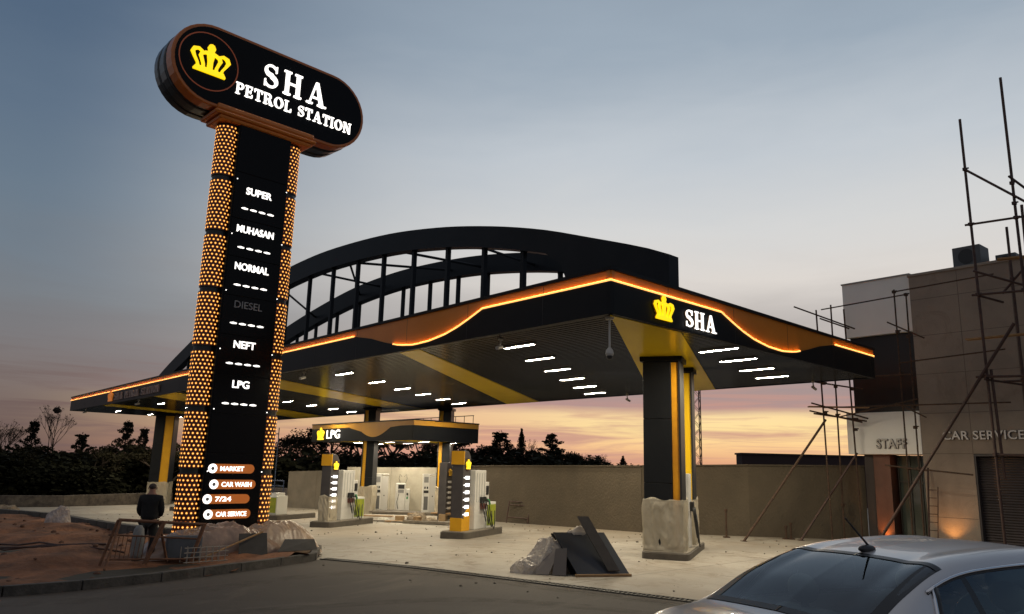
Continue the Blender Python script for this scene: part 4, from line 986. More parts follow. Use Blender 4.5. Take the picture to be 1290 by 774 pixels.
lump(-4.0,35.6,.45,.38,RUB,'small heap of brown rubble under the gas canopy','rubble_heap','rubble',2.2)
lump(-3.3,35.0,.3,.22,RUB,'second smaller rubble heap beside the grey beam','rubble_heap','rubble',8.2)
lump(-5.6,36.2,.28,.16,mat('cement_dust',(.5,.48,.42),.9),'little pale cement heap left of the rubble','cement_heap','rubble',5.1)
for i, (x, y, sx, sz, lb) in enumerate(((-4.9,36.6,.4,.2,'brown carton left of the rubble heap'),(-3.9,34.9,.3,.25,'small open carton in front of the rubble heap'),(-2.9,36.4,.45,.3,'tan carton near the wrapped totem'),(-4.45,37.2,.35,.3,'upright carton behind the rubble heap'))):
    mb = MB(); mb.box((x,y,gz(x,y)+sz/2),(sx,sx*.7,sz),i*.7); mb.box((x+sx*.5,y-.05,gz(x,y)+sz*.9),(sx*.5,sx*.5,.01),i*.7+.1); one('carton', mb, mat('cardboard',(.34,.23,.12),.8,c2=(.26,.17,.09),ns=4), lb, 'carton', 'cartons among the rubble')

# metal frame leaning on the wall
e = thing('metal_frame', G(.75,36.9), 'dark slim metal frame leaning against the brown wall', 'frame')
FR = DSTEEL
ax_ = Vector((1.25,-.95,0)).normalized()
p0 = G(-.02,35.25); p1 = p0+ax_*1.15
lean = Vector((.28,.24,0))
for i, p in enumerate((p0,p1)):
    mb = MB(); mb.tube([p, p+ZU*.95+lean*.45], .03, 6); mb.build('leg', FR, e)
for z in (.25,.78,.92):
    mb = MB(); mb.tube([p0+ZU*z+lean*z*.47, p1+ZU*z+lean*z*.47], .024, 6); mb.build('rail', FR, e)

# blue railing and dark scaffold tower beyond the islands, right of the sign tower
BLUE = mat('blue_steel', (.05,.07,.13), .5, .3)
e = thing('blue_railing', G(-16,52), 'blue steel railing above the low wall right of the sign tower', 'railing')
ra, rb_ = Vector((-14.2,50.2,0)), Vector((-21.5,56.2,0))
for z in (.62,.95):
    mb = MB(); mb.tube([ra+ZU*z, rb_+ZU*z], .035, 6); mb.build('rail', BLUE, e)
for i in range(7):
    p = ra.lerp(rb_, i/6); mb = MB(); mb.tube([p+ZU*.3, p+ZU*.97], .03, 6); mb.build('post', BLUE, e)
e = thing('scaffold_tower', G(-17.5,52.0), 'dim steel scaffold tower with cross rails right of the sign tower', 'scaffold')
pts_ = [Vector((-18.6,51.2,0)),Vector((-15.9,49.3,0)),Vector((-14.9,50.6,0)),Vector((-17.6,52.6,0))]
for p in pts_:
    mb = MB(); mb.tube([p+ZU*(-.8), p+ZU*4.3], .035, 6); mb.build('pole', BLUE, e)
for z in (.6,2.5,2.9,3.9):
    for a, b in zip(pts_, pts_[1:]+pts_[:1]):
        mb = MB(); mb.tube([a+ZU*z, b+ZU*z], .028, 6); mb.build('rail', BLUE, e)
mb = MB(); mb.tube([pts_[0]+ZU*(-.7), pts_[1]+ZU*.9], .028, 6); mb.build('brace', BLUE, e)

# ------------------------------------------------------------------ service building (its own straight frame)
BO = W(0,16,0); BA = A_U+PI
bx_ = Vector((math.cos(BA), math.sin(BA), 0)); by_ = Vector((-math.sin(BA), math.cos(BA), 0))
if by_.y < 0: by_ = -by_
def Bp(x, y, z): return BO + bx_*x + by_*y + ZU*z
bl = thing('service_building', BO, 'unfinished grey concrete building with white upper block, STAFF box and roller shutter', 'building', rz=BA, local=True)
def bbx(mb, x0, x1, y0, y1, z0, z1): mb.bb(x0,x1,y0,y1,z0,z1)
def bpart(name, m_, *boxes, bevel=0, parent=None):
    mb = MB()
    for b in boxes: bbx(mb, *b)
    return mb.build(name, m_, parent or bl, bevel=bevel)
BCON = ground_mat('facade_concrete', (.34,.275,.22), (.225,.18,.145), rough=.88, bump=.5, cstain=(.19,.145,.11))
BWH = mat('facade_white', (.84,.82,.78), .6, c2=(.80,.77,.73), ns=.8)
bpart('concrete_wall', BCON, (.35,1.87,0,12,-.05,8.93),(1.87,6.9,0,12,2.95,8.93),(6.9,12,0,12,-.05,8.93),(1.87,6.9,.5,12,-.05,2.95))
bpart('roof_coping', mat('coping_conc',(.27,.23,.19),.8), (.31,12.04,-.04,12.04,8.93,9.02), bevel=.01)
jm = MB()
for z in (.95,2.95,4.25,5.55,6.85,8.1):
    jm.bb(.352,1.85 if z < 2.9 else 11.9,-.003,.001,z,z+.012)
for x in (1.86,3.4,5.1,6.92,8.5): jm.bb(x,x+.012,-.0035,.001,2.97,8.9)
jm.build('formwork_joints', mat('joint_brown', (.10,.078,.06), .9), bl)
bpart('upper_block', BWH, (-2.08,.348,.12,9,7.08,9.05))
bpart('upper_trim', mat('trim_grey',(.3,.28,.26),.6), (-2.11,.34,.09,9.03,9.05,9.10))
bpart('dark_band', mat('band_black',(.010,.007,.008),.35), (-1.98,.346,.30,9,4.36,7.078))
bpart('sign_box', BWH, (-2.15,.345,-.02,1.2,2.93,4.355), bevel=.006)
bpart('entrance_recess', mat('dark_lining',(.03,.02,.018),.5), (-1.75,.348,1.6,9,-.03,2.925),(-1.75,-1.45,.3,1.6,-.03,2.925))
GLS = mat('door_glass', (.05,.06,.05), .08, spec=.7)
gp = bpart('entrance_glazing', GLS, (-.80,.30,.72,.74,.05,2.9))
BRN = mat('brown_pillar', (.13,.05,.03), .5, c2=(.09,.035,.02), ns=2)
bpart('entrance_pillar', BRN, (-1.42,-.85,.25,.8,-.03,2.925))
for x in (-.8,-.42,-.06,.28):
    sub(gp, bpart('glazing_bar', mat('bar_dark',(.03,.025,.02),.4), (x,x+.04,.68,.76,.0,2.91)))
sub(gp, bpart('glazing_transom', mat('bar_dark',(.03,.025,.02),.4), (-.8,.3,.67,.77,2.0,2.05)))
# roller shutter with its slats
mb = MB(); z = 0
while z < 2.9:
    mb.add([(1.9,.22,z),(6.88,.22,z),(6.88,.19,z+.04),(1.9,.19,z+.04),(6.88,.22,z+.08),(1.9,.22,z+.08)], [(0,1,2,3),(3,2,4,5)]); z += .08
sh = mb.build('roller_shutter', mat('shutter_steel',(.075,.06,.06),.5,.4,c2=(.055,.045,.045),ns=2), bl)
bpart('shutter_frame', mat('frame_dark',(.05,.04,.04),.5), (1.872,1.92,.02,.25,-.03,2.945),(6.84,6.898,.02,.25,-.03,2.945),(1.92,6.84,.02,.25,2.88,2.945))
# lettering
LTR = mat('raised_letter', (.62,.58,.55), .45); LTRS = mat('raised_letter_side', (.05,.035,.03), .5)
E_X, E_N = Vector((1,0,0)), Vector((0,-1,0))
for wd_, x0, zb_, h_, wid, yy in (('STAFF',-1.13,3.13,.30,1.02,-.022),('CAR SERVICE',1.03,3.40,.26,2.32,0)):
    mb = MB(); put_text(mb, wd_, Vector((x0,yy,zb_)), E_X, ZU, E_N, h_, .05, width=wid, offset=.03, spacing=1.05); mb.build('letter_sides', LTRS, bl)
    mb = MB(); put_text(mb, wd_, Vector((x0,yy-.0505,zb_)), E_X, ZU, E_N, h_, .012, width=wid, offset=.012, spacing=1.05); mb.build('lettering', LTR if wd_ != 'STAFF' else mat('staff_letter',(.5,.46,.42),.45), bl)
# uplights at the wall foot
def uplight(x, y, label, en=26):
    e = thing('wall_uplight', Bp(x,y,.0), label, 'uplight', 'uplights at the foot of the building', rz=BA, local=True)
    mb = MB(); mb.lathe((0,0,0), [(.10,0),(.10,.05),(.085,.06)], 16); mb.build('housing', DARK, e)
    mb = MB(); mb.lathe((0,0,.055), [(.07,0),(.07,.01)], 16); mb.build('lens', no_mis(mat('uplight_lens',(.9,.6,.3),.4,emit=(1,.45,.12),es=12)), e)
    ld = bpy.data.lights.new('uplight_bulb','SPOT'); ld.energy = en; ld.color = (1,.42,.10); ld.spot_size = math.radians(100); ld.spot_blend = .9; ld.shadow_soft_size = .03
    lo = bpy.data.objects.new('bulb', ld); COL.objects.link(lo); lo.parent = e; lo.location = (0,0,.09); lo.rotation_euler = (math.radians(180-8),0,0)
    return e
uplight(1.1,-.34,'amber uplight at the foot of the concrete wall left of the shutter',60)
uplight(-1.12,.08,'amber uplight glowing on the brown entrance pillar',40)
# things on the roof
def acunit(x, y, z, w_, h_, d_, label):
    e = thing('air_conditioner', Bp(x,y,z), label, 'air conditioner', 'air conditioners on the roof', rz=BA, local=True)
    mb = MB(); mb.bb(-w_/2,w_/2,-d_/2,d_/2,.06,h_); mb.build('casing', mat('ac_grey',(.09,.095,.10),.5,c2=(.07,.075,.08),ns=3), e, bevel=.015)
    mb = MB(); mb.prism([(.32*h_*math.cos(2*PI*i/20), .32*h_*math.sin(2*PI*i/20)+h_*.55) for i in range(20)], Vector((0,-d_/2,0)), Vector((1,0,0)), ZU, Vector((0,-1,0)), .02); mb.build('fan_grille', DARK, e)
    for sx in (-1,1):
        mb = MB(); mb.bb(sx*w_*.4-.04,sx*w_*.4+.04,-d_/2,d_/2,0,.06); mb.build('foot', DARK, e)
acunit(2.05,.9,9.02,.85,.78,.8,'large dark air conditioner on the roof edge')
acunit(2.95,1.6,9.02,.6,.5,.6,'smaller air conditioner behind the large one on the roof')
mb = MB(); mb.bb(4.62,5.6,1.2,2.2,9.0,14.45); mb.bb(4.55,5.67,1.13,2.27,14.45,14.6)
bch = mb.build('stair_tower', mat('tower_dark',(.06,.05,.05),.7), bl)

# ------------------------------------------------------------------ scaffolding
def scaffold(label, poles, bars, couplers=(), m_=DSTEEL, base=None, extra=None, name='scaffold', r=.026):
    e = thing(name, base, label, 'scaffold', None)
    for a, b in poles:
        mb = MB(); mb.tube([a,b], r, 8); mb.build('pole', m_, e)
    for a, b in bars:
        mb = MB(); mb.tube([a,b], r*.92, 8); mb.build('ledger', m_, e)
    for c in couplers:
        mb = MB(); mb.box(c, (.11,.09,.10), .4); mb.box(c+Vector((.04,.0,.03)), (.05,.14,.04), 1.0); mb.build('coupler', m_, e, bevel=.01)
    return e
q = lambda x, y, z: Bp(x, y, z)
# tall scaffold at the right
e = scaffold('tall rusty scaffold standing before the CAR SERVICE wall at the right',
    [(q(3.5,-3.0,0),q(3.43,-3.0,12.75)),(q(4.62,-3.0,0),q(4.6,-3.0,13.65)),(q(3.9,-1.5,0),q(3.9,-1.5,9.6)),(q(4.62,-1.5,0),q(4.62,-1.5,10.9)),(q(3.62,-2.9,2.2),q(3.55,-2.9,5.2)),(q(4.75,-3.05,7.3),q(4.78,-3.05,9.7))],
    [(q(3.43,-3.03,11.15),q(4.95,-3.03,9.7)),(q(3.3,-3.03,9.45),q(5.0,-3.03,9.35)),(q(3.3,-3.03,7.35),q(6,-3.03,7.2)),(q(3.4,-3.06,8.05),q(5.2,-2.0,7.2)),(q(3.2,-3.03,5.0),q(6.5,-3.03,4.85)),(q(3.3,-1.45,5.0),q(6.5,-1.45,4.95)),
     (q(3.48,-3.0,2.85),q(6.5,-3.05,2.75)),(q(3.48,-3.2,4.9),q(3.5,-.2,5.0)),(q(4.6,-3.2,4.95),q(4.6,-.2,5.0)),(q(4.6,-3.2,10.55),q(4.62,-1.2,10.5)),(q(3.6,-1.5,7.6),q(5.2,-1.5,9.3)),(q(3.48,-3.2,7.3),q(3.5,-1.2,7.4))],
    [q(3.44,-3.02,11.15),q(3.44,-3.02,9.45),q(4.6,-3.02,10.4),q(4.6,-3.02,9.38),q(3.45,-3.02,7.35),q(3.46,-3.02,5.0),q(3.48,-3.02,2.85),q(4.6,-3.02,7.3),q(4.6,-3.02,5.0),q(3.9,-1.5,5.0),q(3.9,-1.5,8.0),q(4.6,-3.02,9.8)], base=q(4,-2.3,0), r=.038)
mb = MB(); mb.tube([q(.2,-2.95,.45), q(4.3,-3.1,6.4)], .044, 8); mb.tube([q(.2,-2.95,.45), q(.08,-2.94,.28)], .07, 8); one('raking_prop', mb, DSTEEL, 'thick dark prop slanting up across the CAR SERVICE letters', 'prop')
mb = MB(); mb.box(q(4.1,-2.6,6.15), (2.4,.24,.045), BA); one('plank', mb, WOOD, 'orange brown scaffold board across the tall right scaffold', 'plank', bevel=.004)
mb = MB(); mb.box(q(4.6,-2.5,8.35), (1.4,.22,.045), BA+.3); one('plank', mb, WOOD, 'upper scaffold board on the tall right scaffold', 'plank', bevel=.004)
# scaffold in front of the STAFF box
e = scaffold('pair of slim rusty poles with ledgers before the STAFF box',
    [(q(.28,-1.05,0),q(.28,-1.05,8.33)),(q(.62,-1.05,0),q(.66,-1.05,8.15))],
    [(q(.28,-1.07,8.25),q(3.3,-1.1,8.33)),(q(-2.3,-1.08,8.0),q(.66,-1.08,8.1)),(q(.3,-1.1,5.85),q(3.4,-1.1,6.0)),(q(-1.6,-1.1,5.5),q(.66,-1.1,5.45)),(q(.0,-1.1,7.25),q(1.1,-1.0,6.6)),(q(.1,-1.1,4.55),q(1.0,-1.1,4.05)),(q(-2.4,-1.1,4.5),q(3.4,-1.1,4.42)),(q(.2,-1.1,2.48),q(2.2,-1.1,2.3)),(q(-.4,-1.12,2.55),q(.9,-1.12,2.4)),(q(-1.9,-1.1,4.15),q(.8,-1.1,4.65))],
    [q(.28,-1.06,8.25),q(.66,-1.06,8.1),q(.3,-1.06,6.9),q(.62,-1.06,6.7),q(.3,-1.06,5.5),q(.62,-1.06,4.4),q(.62,-1.06,3.75),q(.3,-1.06,2.45),q(.62,-1.06,2.45)], m_=RUST, base=q(.45,-1.05,0), r=.026)
# ladder-like grille against the wall
e = thing('ladder', q(.9,-.15,0), 'short rusty ladder by the corner of the concrete wall', 'ladder')
for x in (.52,.78):
    mb = MB(); mb.tube([q(x-.02,-.45,0), q(x,-.12,2.5 if x<.6 else 1.9)], .03 if x < .6 else .015, 6); mb.build('stile', DSTEEL, e)
for i in range(7):
    mb = MB(); mb.tube([q(.53,-.42+.03*i,.3+.25*i), q(.78,-.42+.03*i,.3+.25*i)], .012, 6); mb.build('rung', RUST, e)
# scaffold at the end of the boundary wall
s1, s2, s3 = Vector((10.9,26.7,0)), Vector((11.5,27.15,0)), Vector((12.0,26.9,0))
scaffold('three rusty poles with short crossing boards at the end of the boundary wall',
    [(s1,s1+ZU*7.9+Vector((-.12,0,0))),(s2,s2+ZU*8.2),(s3,s3+ZU*8.0+Vector((-.15,0,0)))],
    [(s1+Vector((-.4,0,4.25)),s3+Vector((.4,0,4.05))),(s1+Vector((-.5,-.1,4.6)),s3+Vector((.5,.1,4.15))),(s1+Vector((-.5,.1,4.35)),s3+Vector((.2,-.1,4.0))),(s1+Vector((-.35,0,5.35)),s3+Vector((.35,0,5.15))),(s1+Vector((0,0,7.6)),s3+Vector((0,0,7.3))),(s1+Vector((-.9,0,8.0)),s3+Vector((.2,0,7.3)))],
    [s1+ZU*4.3,s2+ZU*4.25,s3+ZU*4.1,s1+ZU*5.3,s2+ZU*5.25,s3+ZU*5.15,s3+ZU*3.75,s2+ZU*1.2], m_=RUST, base=s2, r=.03)
for a, b, lb in ((s1+ZU*4.05, G(7.75,26.1), 'long pale prop slanting down to the apron left of the three poles'),(s3+Vector((0,0,2.95)), G(9.95,27.0), 'darker shorter prop slanting down before the boundary wall')):
    mb = MB(); mb.tube([a,b], .04, 8); mb.box(b+ZU*.01,(.16,.16,.02),.3); one('raking_prop', mb, RUST if 'pale' in lb else DSTEEL, lb, 'prop', 'props leaning on the scaffold')
mb = MB(); mb.box(s2+Vector((-.1,-.35,4.5)), (2.0,.22,.04), -.12); one('plank', mb, WOOD, 'board laid on the three pole scaffold beside the canopy corner', 'plank', bevel=.004)
# small objects at the wall foot
for x, y, h_, lb in ((9.6,27.4,.45,'short rusty stub left at the foot of the dark prop'),(9.75,27.35,.55,'taller rusty stub at the foot of the dark prop'),(7.55,27.4,.95,'reddish fire post by the wall right of the near column')):
    mb = MB(); mb.tube([G(x,y), G(x,y,h_)], .035, 8); mb.tube([G(x,y,h_-.08), G(x,y,h_)], .06, 8); mb.box(G(x,y,.02),(.2,.2,.04)); one('short_post', mb, RUST, lb, 'post')

# low dark building beyond the wall, and a lattice mast
e = thing('distant_shed', (22.4,62,-1), 'low flat dark building just above the boundary wall', 'building')
mb = MB(); mb.bb(17.9,27.3,60,61.5,-1,3.55); mb.build('walls', mat('shed_brown',(.028,.014,.016),.8), e)
mb = MB(); mb.bb(17.8,27.4,59.9,61.6,3.55,3.68); mb.build('roof', mat('shed_roof',(.02,.011,.013),.8), e)
e = thing('lattice_mast', (21.7,90,-1), 'slim lattice crane mast rising beyond the boundary wall', 'crane')
hw = .38; zt = 17
for sx in (-1,1):
    for sy in (-1,1):
        mb = MB(); mb.tube([(21.75+sx*hw,90+sy*hw,-1),(21.75+sx*hw,90+sy*hw,zt)], .06, 5); mb.build('chord', DSTEEL, e)
mb = MB(); z = -1; s = 1
while z < zt-1:
    for sy in (-1,1): mb.tube([(21.75-s*hw,90+sy*hw,z),(21.75+s*hw,90+sy*hw,z+.9)], .035, 4)
    for sx in (-1,1): mb.tube([(21.75+sx*hw,90-s*hw,z),(21.75+sx*hw,90+s*hw,z+.9)], .035, 4)
    z += .9; s = -s
mb.build('lacing', DSTEEL, e)
mb = MB(); mb.tube([(19.6,90,2.2),(21.4,90,6.2)], .05, 5); mb.build('stay', DSTEEL, e)

# ------------------------------------------------------------------ leaning panels in the foreground
e = thing('black_panel_stack', (1.65,16.9,0), 'stack of black cladding panels leaning in an A shape on the apron', 'panels')
NAVY = mat('navy_panel', (.012,.016,.026), .3)
def quadp(pts, th, name, m_, par, nrm=None):
    P = [Vector(p) for p in pts]; n = (P[1]-P[0]).cross(P[3]-P[0]).normalized()
    if n.y > 0: n = -n
    mb = MB(); mb.hexa([p for p in P]+[p-n*th for p in P]); return mb.build(name, m_, par)
quadp([(1.50,16.72,.04),(2.62,17.02,.04),(2.15,17.62,.83),(1.02,17.32,.83)], .03, 'front_panel', NAVY, e)
quadp([(1.40,17.02,.02),(2.50,17.32,.02),(2.10,17.70,.80),(.98,17.44,.80)], .04, 'second_panel', BLACKP, e)
quadp([(.95,17.9,.0),(1.9,18.2,.0),(2.05,17.74,.78),(1.0,17.47,.78)], .03, 'rear_panel', BLACKP, e)
mb = MB(); mb.hexa([Vector(p) for p in ((1.46,16.66,.002),(2.66,16.98,.002),(2.64,17.04,.002),(1.44,16.72,.002),(1.46,16.66,.05),(2.66,16.98,.05),(2.64,17.04,.05),(1.44,16.72,.05))]); one('timber_batten', mb, WOOD, 'light wooden batten along the foot of the black panels', 'batten')
mb = MB(); a, b = Vector((2.28,16.96,.10)), Vector((1.66,17.42,1.16)); d = (b-a).normalized(); qx = Vector((.12,.03,0))*1.05; nn_ = Vector((0,-1,.6)).normalized()*.03
mb.hexa([a-qx,a+qx,b+qx,b-qx,a-qx+nn_,a+qx+nn_,b+qx+nn_,b-qx+nn_]); one('plank', mb, mat('dark_plank',(.05,.04,.034),.7,c2=(.035,.028,.024),ns=5), 'dark narrow board leaning diagonally on top of the black panels', 'plank')
quad = lambda pts: [Vector(p) for p in pts]
lump(.93,17.35,.42,.62,mat('crumpled_white_sheet',(.66,.58,.49),.28,c2=(.58,.50,.42),ns=5,bump=.3,bs=16,spec=.8),'crumpled whitish sheeting bunched at the left of the black panels','plastic_sheet','plastic sheet',4.4,ry=.55,rz=.3,crumple=.3)
lump(.50,17.2,.30,.28,mat('crumpled_white_sheet',(.42,.37,.32),.6),'low fold of whitish sheeting at the far left of the panels','plastic_sheet','plastic sheet',6.4,ry=.7,crumple=.32)
for i, (a, b, c, d, lb, mm) in enumerate(((( .62,16.92,0),(.90,16.86,0),(1.22,17.22,.62),(.96,17.30,.60),'grey board leaning on the bunched sheeting',mat('grey_board',(.20,.17,.15),.7)),((.98,16.84,0),(1.26,16.78,0),(1.30,17.1,.52),(1.06,17.14,.50),'short dark grey board beside the leaning panels',mat('dark_board',(.10,.085,.08),.7)))):
    mb = MB(); P = [Vector(x) for x in (a,b,c,d)]; n = Vector((0,-.9,.4))*.03; mb.hexa(P+[p+n for p in P]); one('board', mb, mm, lb, 'board')
lump(1.6,17.55,.55,.0+.87,mat('crumpled_white_sheet',(.42,.37,.32)),'whitish sheet draped over the top edge of the black panels','plastic_sheet','plastic sheet',9.9,ry=.28,rz=.26,crumple=.2)

# ------------------------------------------------------------------ plastic heap, barrier and bits round the tower foot
HEAP = mat('heap_film', (.36,.24,.175), .28, c2=(.26,.17,.12), ns=3.5, bump=.3, bs=14, spec=.8, nd=9)
def drape(cx, cy, lx, ly, h, rz, label, seedv, m_=HEAP):
    mb = MB(); nx, ny = 120, 54; c, s = math.cos(rz), math.sin(rz); vs = []
    for j in range(ny+1):
        for i in range(nx+1):
            a = -1+2*i/nx; b = -1+2*j/ny
            env = max(0,1-abs(a)**2.6)*max(0,1-abs(b)**2.2)
            x = a*lx; y = b*ly; px = cx+x*c-y*s; py = cy+x*s+y*c
            nn = noise.noise(Vector((x*.9+seedv,y*.9,0)))*.5 + ridged(Vector((x*1.7+seedv,y*1.7+x*.4,0)))*.34
            vs.append(Vector((px,py,gz(px,py)+.05+h*env**.6*(.85+nn*.7))))
    k = nx+1
    mb.add(vs, [(j*k+i,j*k+i+1,(j+1)*k+i+1,(j+1)*k+i) for j in range(ny) for i in range(nx)])
    return one('plastic_heap', mb, m_, label, 'plastic sheet', smooth=True)
drape(-6.95,19.15,1.7,.65,.66,math.radians(32),'crumpled brownish plastic sheeting piled at the foot of the sign tower',3.3)
drape(-5.75,20.0,1.05,.55,.72,math.radians(38),'paler bulging plastic sheeting at the right end of the pile',7.3,mat('heap_film_pale',(.50,.36,.25),.28,c2=(.40,.28,.19),ns=4,bump=.3,bs=14,spec=.8))
for a, b, c, d_, lb in (((-6.15,18.55,-.02),(-5.6,18.95,-.02),(-5.72,19.15,.50),(-6.25,18.75,.50),'small dark slab propped up before the plastic pile'),((-5.35,18.85,.1),(-4.6,19.6,.1),(-4.75,19.85,.32),(-5.35,19.4,.34),'dark panel lying tilted at the island tip')):
    mb = MB(); P = [Vector(x) for x in (a,b,c,d_)]; n = Vector((.3,-.8,.2)).normalized()*.05; mb.hexa(P+[p+n for p in P]); one('slab', mb, mat('dark_slab',(.022,.021,.021),.7,c2=(.04,.036,.034),ns=3), lb, 'slab', 'dark slabs left round the soil bed')
mb = MB(); mb.tube([G(-6.6,17.7,.16), G(-5.75,18.9,.62)], .022, 6); one('timber_pole', mb, WOOD, 'thin pole lying up against the plastic pile', 'pole')
# pallet-like pale crates under the pile
e = thing('wire_crate', G(-6.55,17.6,.05), 'small pale wire crate between the barrier and the pile', 'crate')
mb = MB()
for i in range(7): mb.tube([G(-6.85+.1*i,17.35+.1*i,.05), G(-6.85+.1*i,17.35+.1*i,.38)], .01, 5)
for i in range(4): mb.tube([G(-6.9,17.3,.07+.1*i), G(-6.2,18.0,.07+.1*i)], .01, 5)
mb.build('wire_front', mat('galvanised',(.35,.32,.28),.5,.4), e)
mb = MB()
for i in range(7): mb.tube([G(-7.1+.1*i,17.6+.1*i,.05), G(-7.1+.1*i,17.6+.1*i,.38)], .01, 5)
mb.build('wire_back', MATS['galvanised'], e)

# rusty barrier
e = thing('barrier', G(-7.75,17.4,.1), 'rusty tube barrier with slanting legs in the soil before the person', 'barrier')
A0, B0 = G(-8.35,16.85,.05), G(-6.75,17.55,.05)
top = .92
RB = mat('barrier_rust', (.22,.10,.05), .8, c2=(.11,.05,.028), ns=8)
def bar(a, b, r, name='tube'):
    mb = MB(); mb.tube([a,b], r, 8); mb.build(name, RB, e)
dirb = (B0-A0).normalized()
bar(A0+ZU*top+dirb*.15, B0+ZU*(top-.12)+dirb*.15, .032, 'top_rail')
bar(A0+ZU*(top-.3)+dirb*.0, B0+ZU*(top-.42), .018, 'lower_rail')
bar(A0-dirb*.1, A0+ZU*top+dirb*.15, .03, 'leg'); bar(B0-dirb*.1, B0+ZU*(top-.1)+dirb*.12, .045, 'leg')
bar(A0+dirb*.75, A0+ZU*(top-.04)+dirb*1.05, .05, 'leg')
bar(A0+Vector((.25,-.5,-.02)), A0+ZU*top+dirb*.2, .028, 'stay'); bar(A0+dirb*.9+Vector((.1,.5,0)), A0+dirb*.95+ZU*(top-.06), .03, 'stay')
bar(A0+ZU*.12, B0+ZU*.08, .02, 'bottom_rail')
mb = MB()
for i in range(9): mb.tube([A0+dirb*(.08+.085*i)+ZU*.1, A0+dirb*(.12+.085*i)+ZU*.60], .008, 4)
mb.build('mesh_bars', RB, e)
mb = MB(); p = G(-7.95,17.35,.1)
mb.lathe(p, [(.09,0),(.13,.15),(.13,.45),(.10,.66),(.05,.74)], 12); one('sack', mb, mat('pale_sack',(.26,.26,.25),.7,c2=(.18,.18,.18),ns=6), 'pale upright sack behind the barrier at the person’s legs'.replace('’s',''), 'sack', smooth=True)
mb = MB(); mb.box(G(-7.25,18.1,.33),(.75,.25,.5),.5); one('plastic_tub', mb, mat('grey_blue_tub',(.09,.10,.12),.6,c2=(.07,.08,.09),ns=4), 'grey blue tub between the barrier and the sign tower', 'tub', bevel=.04)
for k_, a_ in (('crumpled_white_sheet',.66),('heap_film_pale',.78),('heap_film',.85)): MATS[k_].node_tree.nodes['Principled BSDF'].inputs['Alpha'].default_value = a_
# reinforcing bars on the soil
for i, (x0,y0,x1,y1) in enumerate(((-15.5,20.5,-8.8,18.6),(-15.2,19.6,-8.9,18.3),(-13.5,20.6,-9.4,18.9))):
    mb = MB(); mb.tube([Vector((x0+(x1-x0)*t/6,y0+(y1-y0)*t/6,soilz(x0+(x1-x0)*t/6,y0+(y1-y0)*t/6)+.12+.1*math.sin(t))) for t in range(7)], .022, 6); one('steel_bar', mb, DSTEEL, ['longest dark steel bar lying across the soil','lower dark steel bar lying across the soil','short upper steel bar lying across the soil'][i], 'steel bar', 'steel bars lying on the soil', smooth=True)
# white bag on the kerb blocks
lump(-16.0,28.6,.42,.72,mat('white_bag',(.42,.36,.33),.6,c2=(.30,.25,.23),ns=5,bump=.3),'white plastic bag slumped by the kerb blocks at the left','cement_bag','bag',3.1,crumple=.2,ry=.75)
lump(-24.5,38.8,.8,.42,RUB,'small pile of stones beyond the kerb blocks at the far left','rubble_heap','rubble',12.1)
# cobbles scattered on the soil
ST = MB(); random.seed(4)
for i in range(520):
    x = random.uniform(-26,-6); y = random.uniform(7,34)
    if not inside(x,y,ISL): continue
    r = random.uniform(.025,.09); ST.sphere((x,y,soilz(x,y)+r*.2), r, (1,random.uniform(.7,1.2),.6), 6, 4, .2)
o = ST.build('soil_stones', mat('soil_clod',(.16,.08,.05),.95,c2=(.09,.05,.035),ns=2), smooth=True); o['kind'] = 'stuff'

mb = MB(); random.seed(12)
for i in range(420):
    u_ = random.uniform(-2,34); v_ = random.uniform(-3,13); p = W(u_,v_,0); r = random.uniform(.006,.028)*(1.6 if random.random() < .08 else 1)
    if not inside(p.x,p.y,ISL): mb.sphere(G(p.x,p.y,r*.4), r, (1.2,random.uniform(.7,1.2),.6), 5, 4, .2)
o = mb.build('grit', mat('grit_stone',(.16,.13,.10),.9,c2=(.07,.06,.05),ns=2), smooth=True); o['kind'] = 'stuff'
# ------------------------------------------------------------------ security cameras
CAMW = mat('camera_white', (.5,.47,.42), .4)
def seccam(P, direction, label, kind='bullet'):
    P = Vector(P); e = thing('security_camera', P, label, 'camera', 'security cameras under the canopy')
    d = Vector(direction).normalized()
    if kind == 'bullet':
        mb = MB(); mb.lathe(P-ZU*.03, [(.06,0),(.06,.03)], 12); mb.tube([P, P-ZU*.12, P-ZU*.16+d*.05], .02, 6); mb.build('bracket', CAMW, e)
        mb = MB(); c = P-ZU*.19+d*.04; mb.tube([c-d*.1, c+d*.14-ZU*.06], .045, 10); mb.build('camera_body', CAMW, e, smooth=False)
    else:
        mb = MB(); mb.lathe(P-ZU*.05, [(.08,0),(.10,.05)], 14); mb.tube([P, P-ZU*.64], .022, 8); mb.build('drop_pole', CAMW, e)
        mb = MB(); mb.lathe(P-ZU*.80, [(.06,0),(.085,.05),(.07,.12),(.025,.18)], 16); mb.build('camera_body', CAMW, e)
        mb = MB(); mb.sphere(P-ZU*.80, .068, (1,1,1), 14, 8); mb.build('dome', DARK, e, smooth=True)
    return e
seccam(W(.25,.25,ZB), (0,-1,0), 'white dome camera on a drop pole at the near canopy corner', 'dome')
seccam(W(4.0,.5,ZB), (-.5,-1,0), 'small white camera under the long edge near the first tube light')
seccam(W(14.5,.4,ZB), (-.5,-1,0), 'small white camera under the long edge right of the sign tower')
seccam(W(10.0,12.9,ZB), (.5,.5,0), 'small camera hanging at the rear edge above the tree line')
seccam(W(1.9,12.9,ZB), (.5,.5,0), 'small camera hanging at the rear edge right of the double column')
seccam(W(34.0,.2,ZB-.02), (-.5,-1,0), 'small camera under the long edge left of the sign tower')
seccam(W(46.3,.2,ZB-.02), (-.5,-1,0), 'small camera near the far left tip of the canopy')

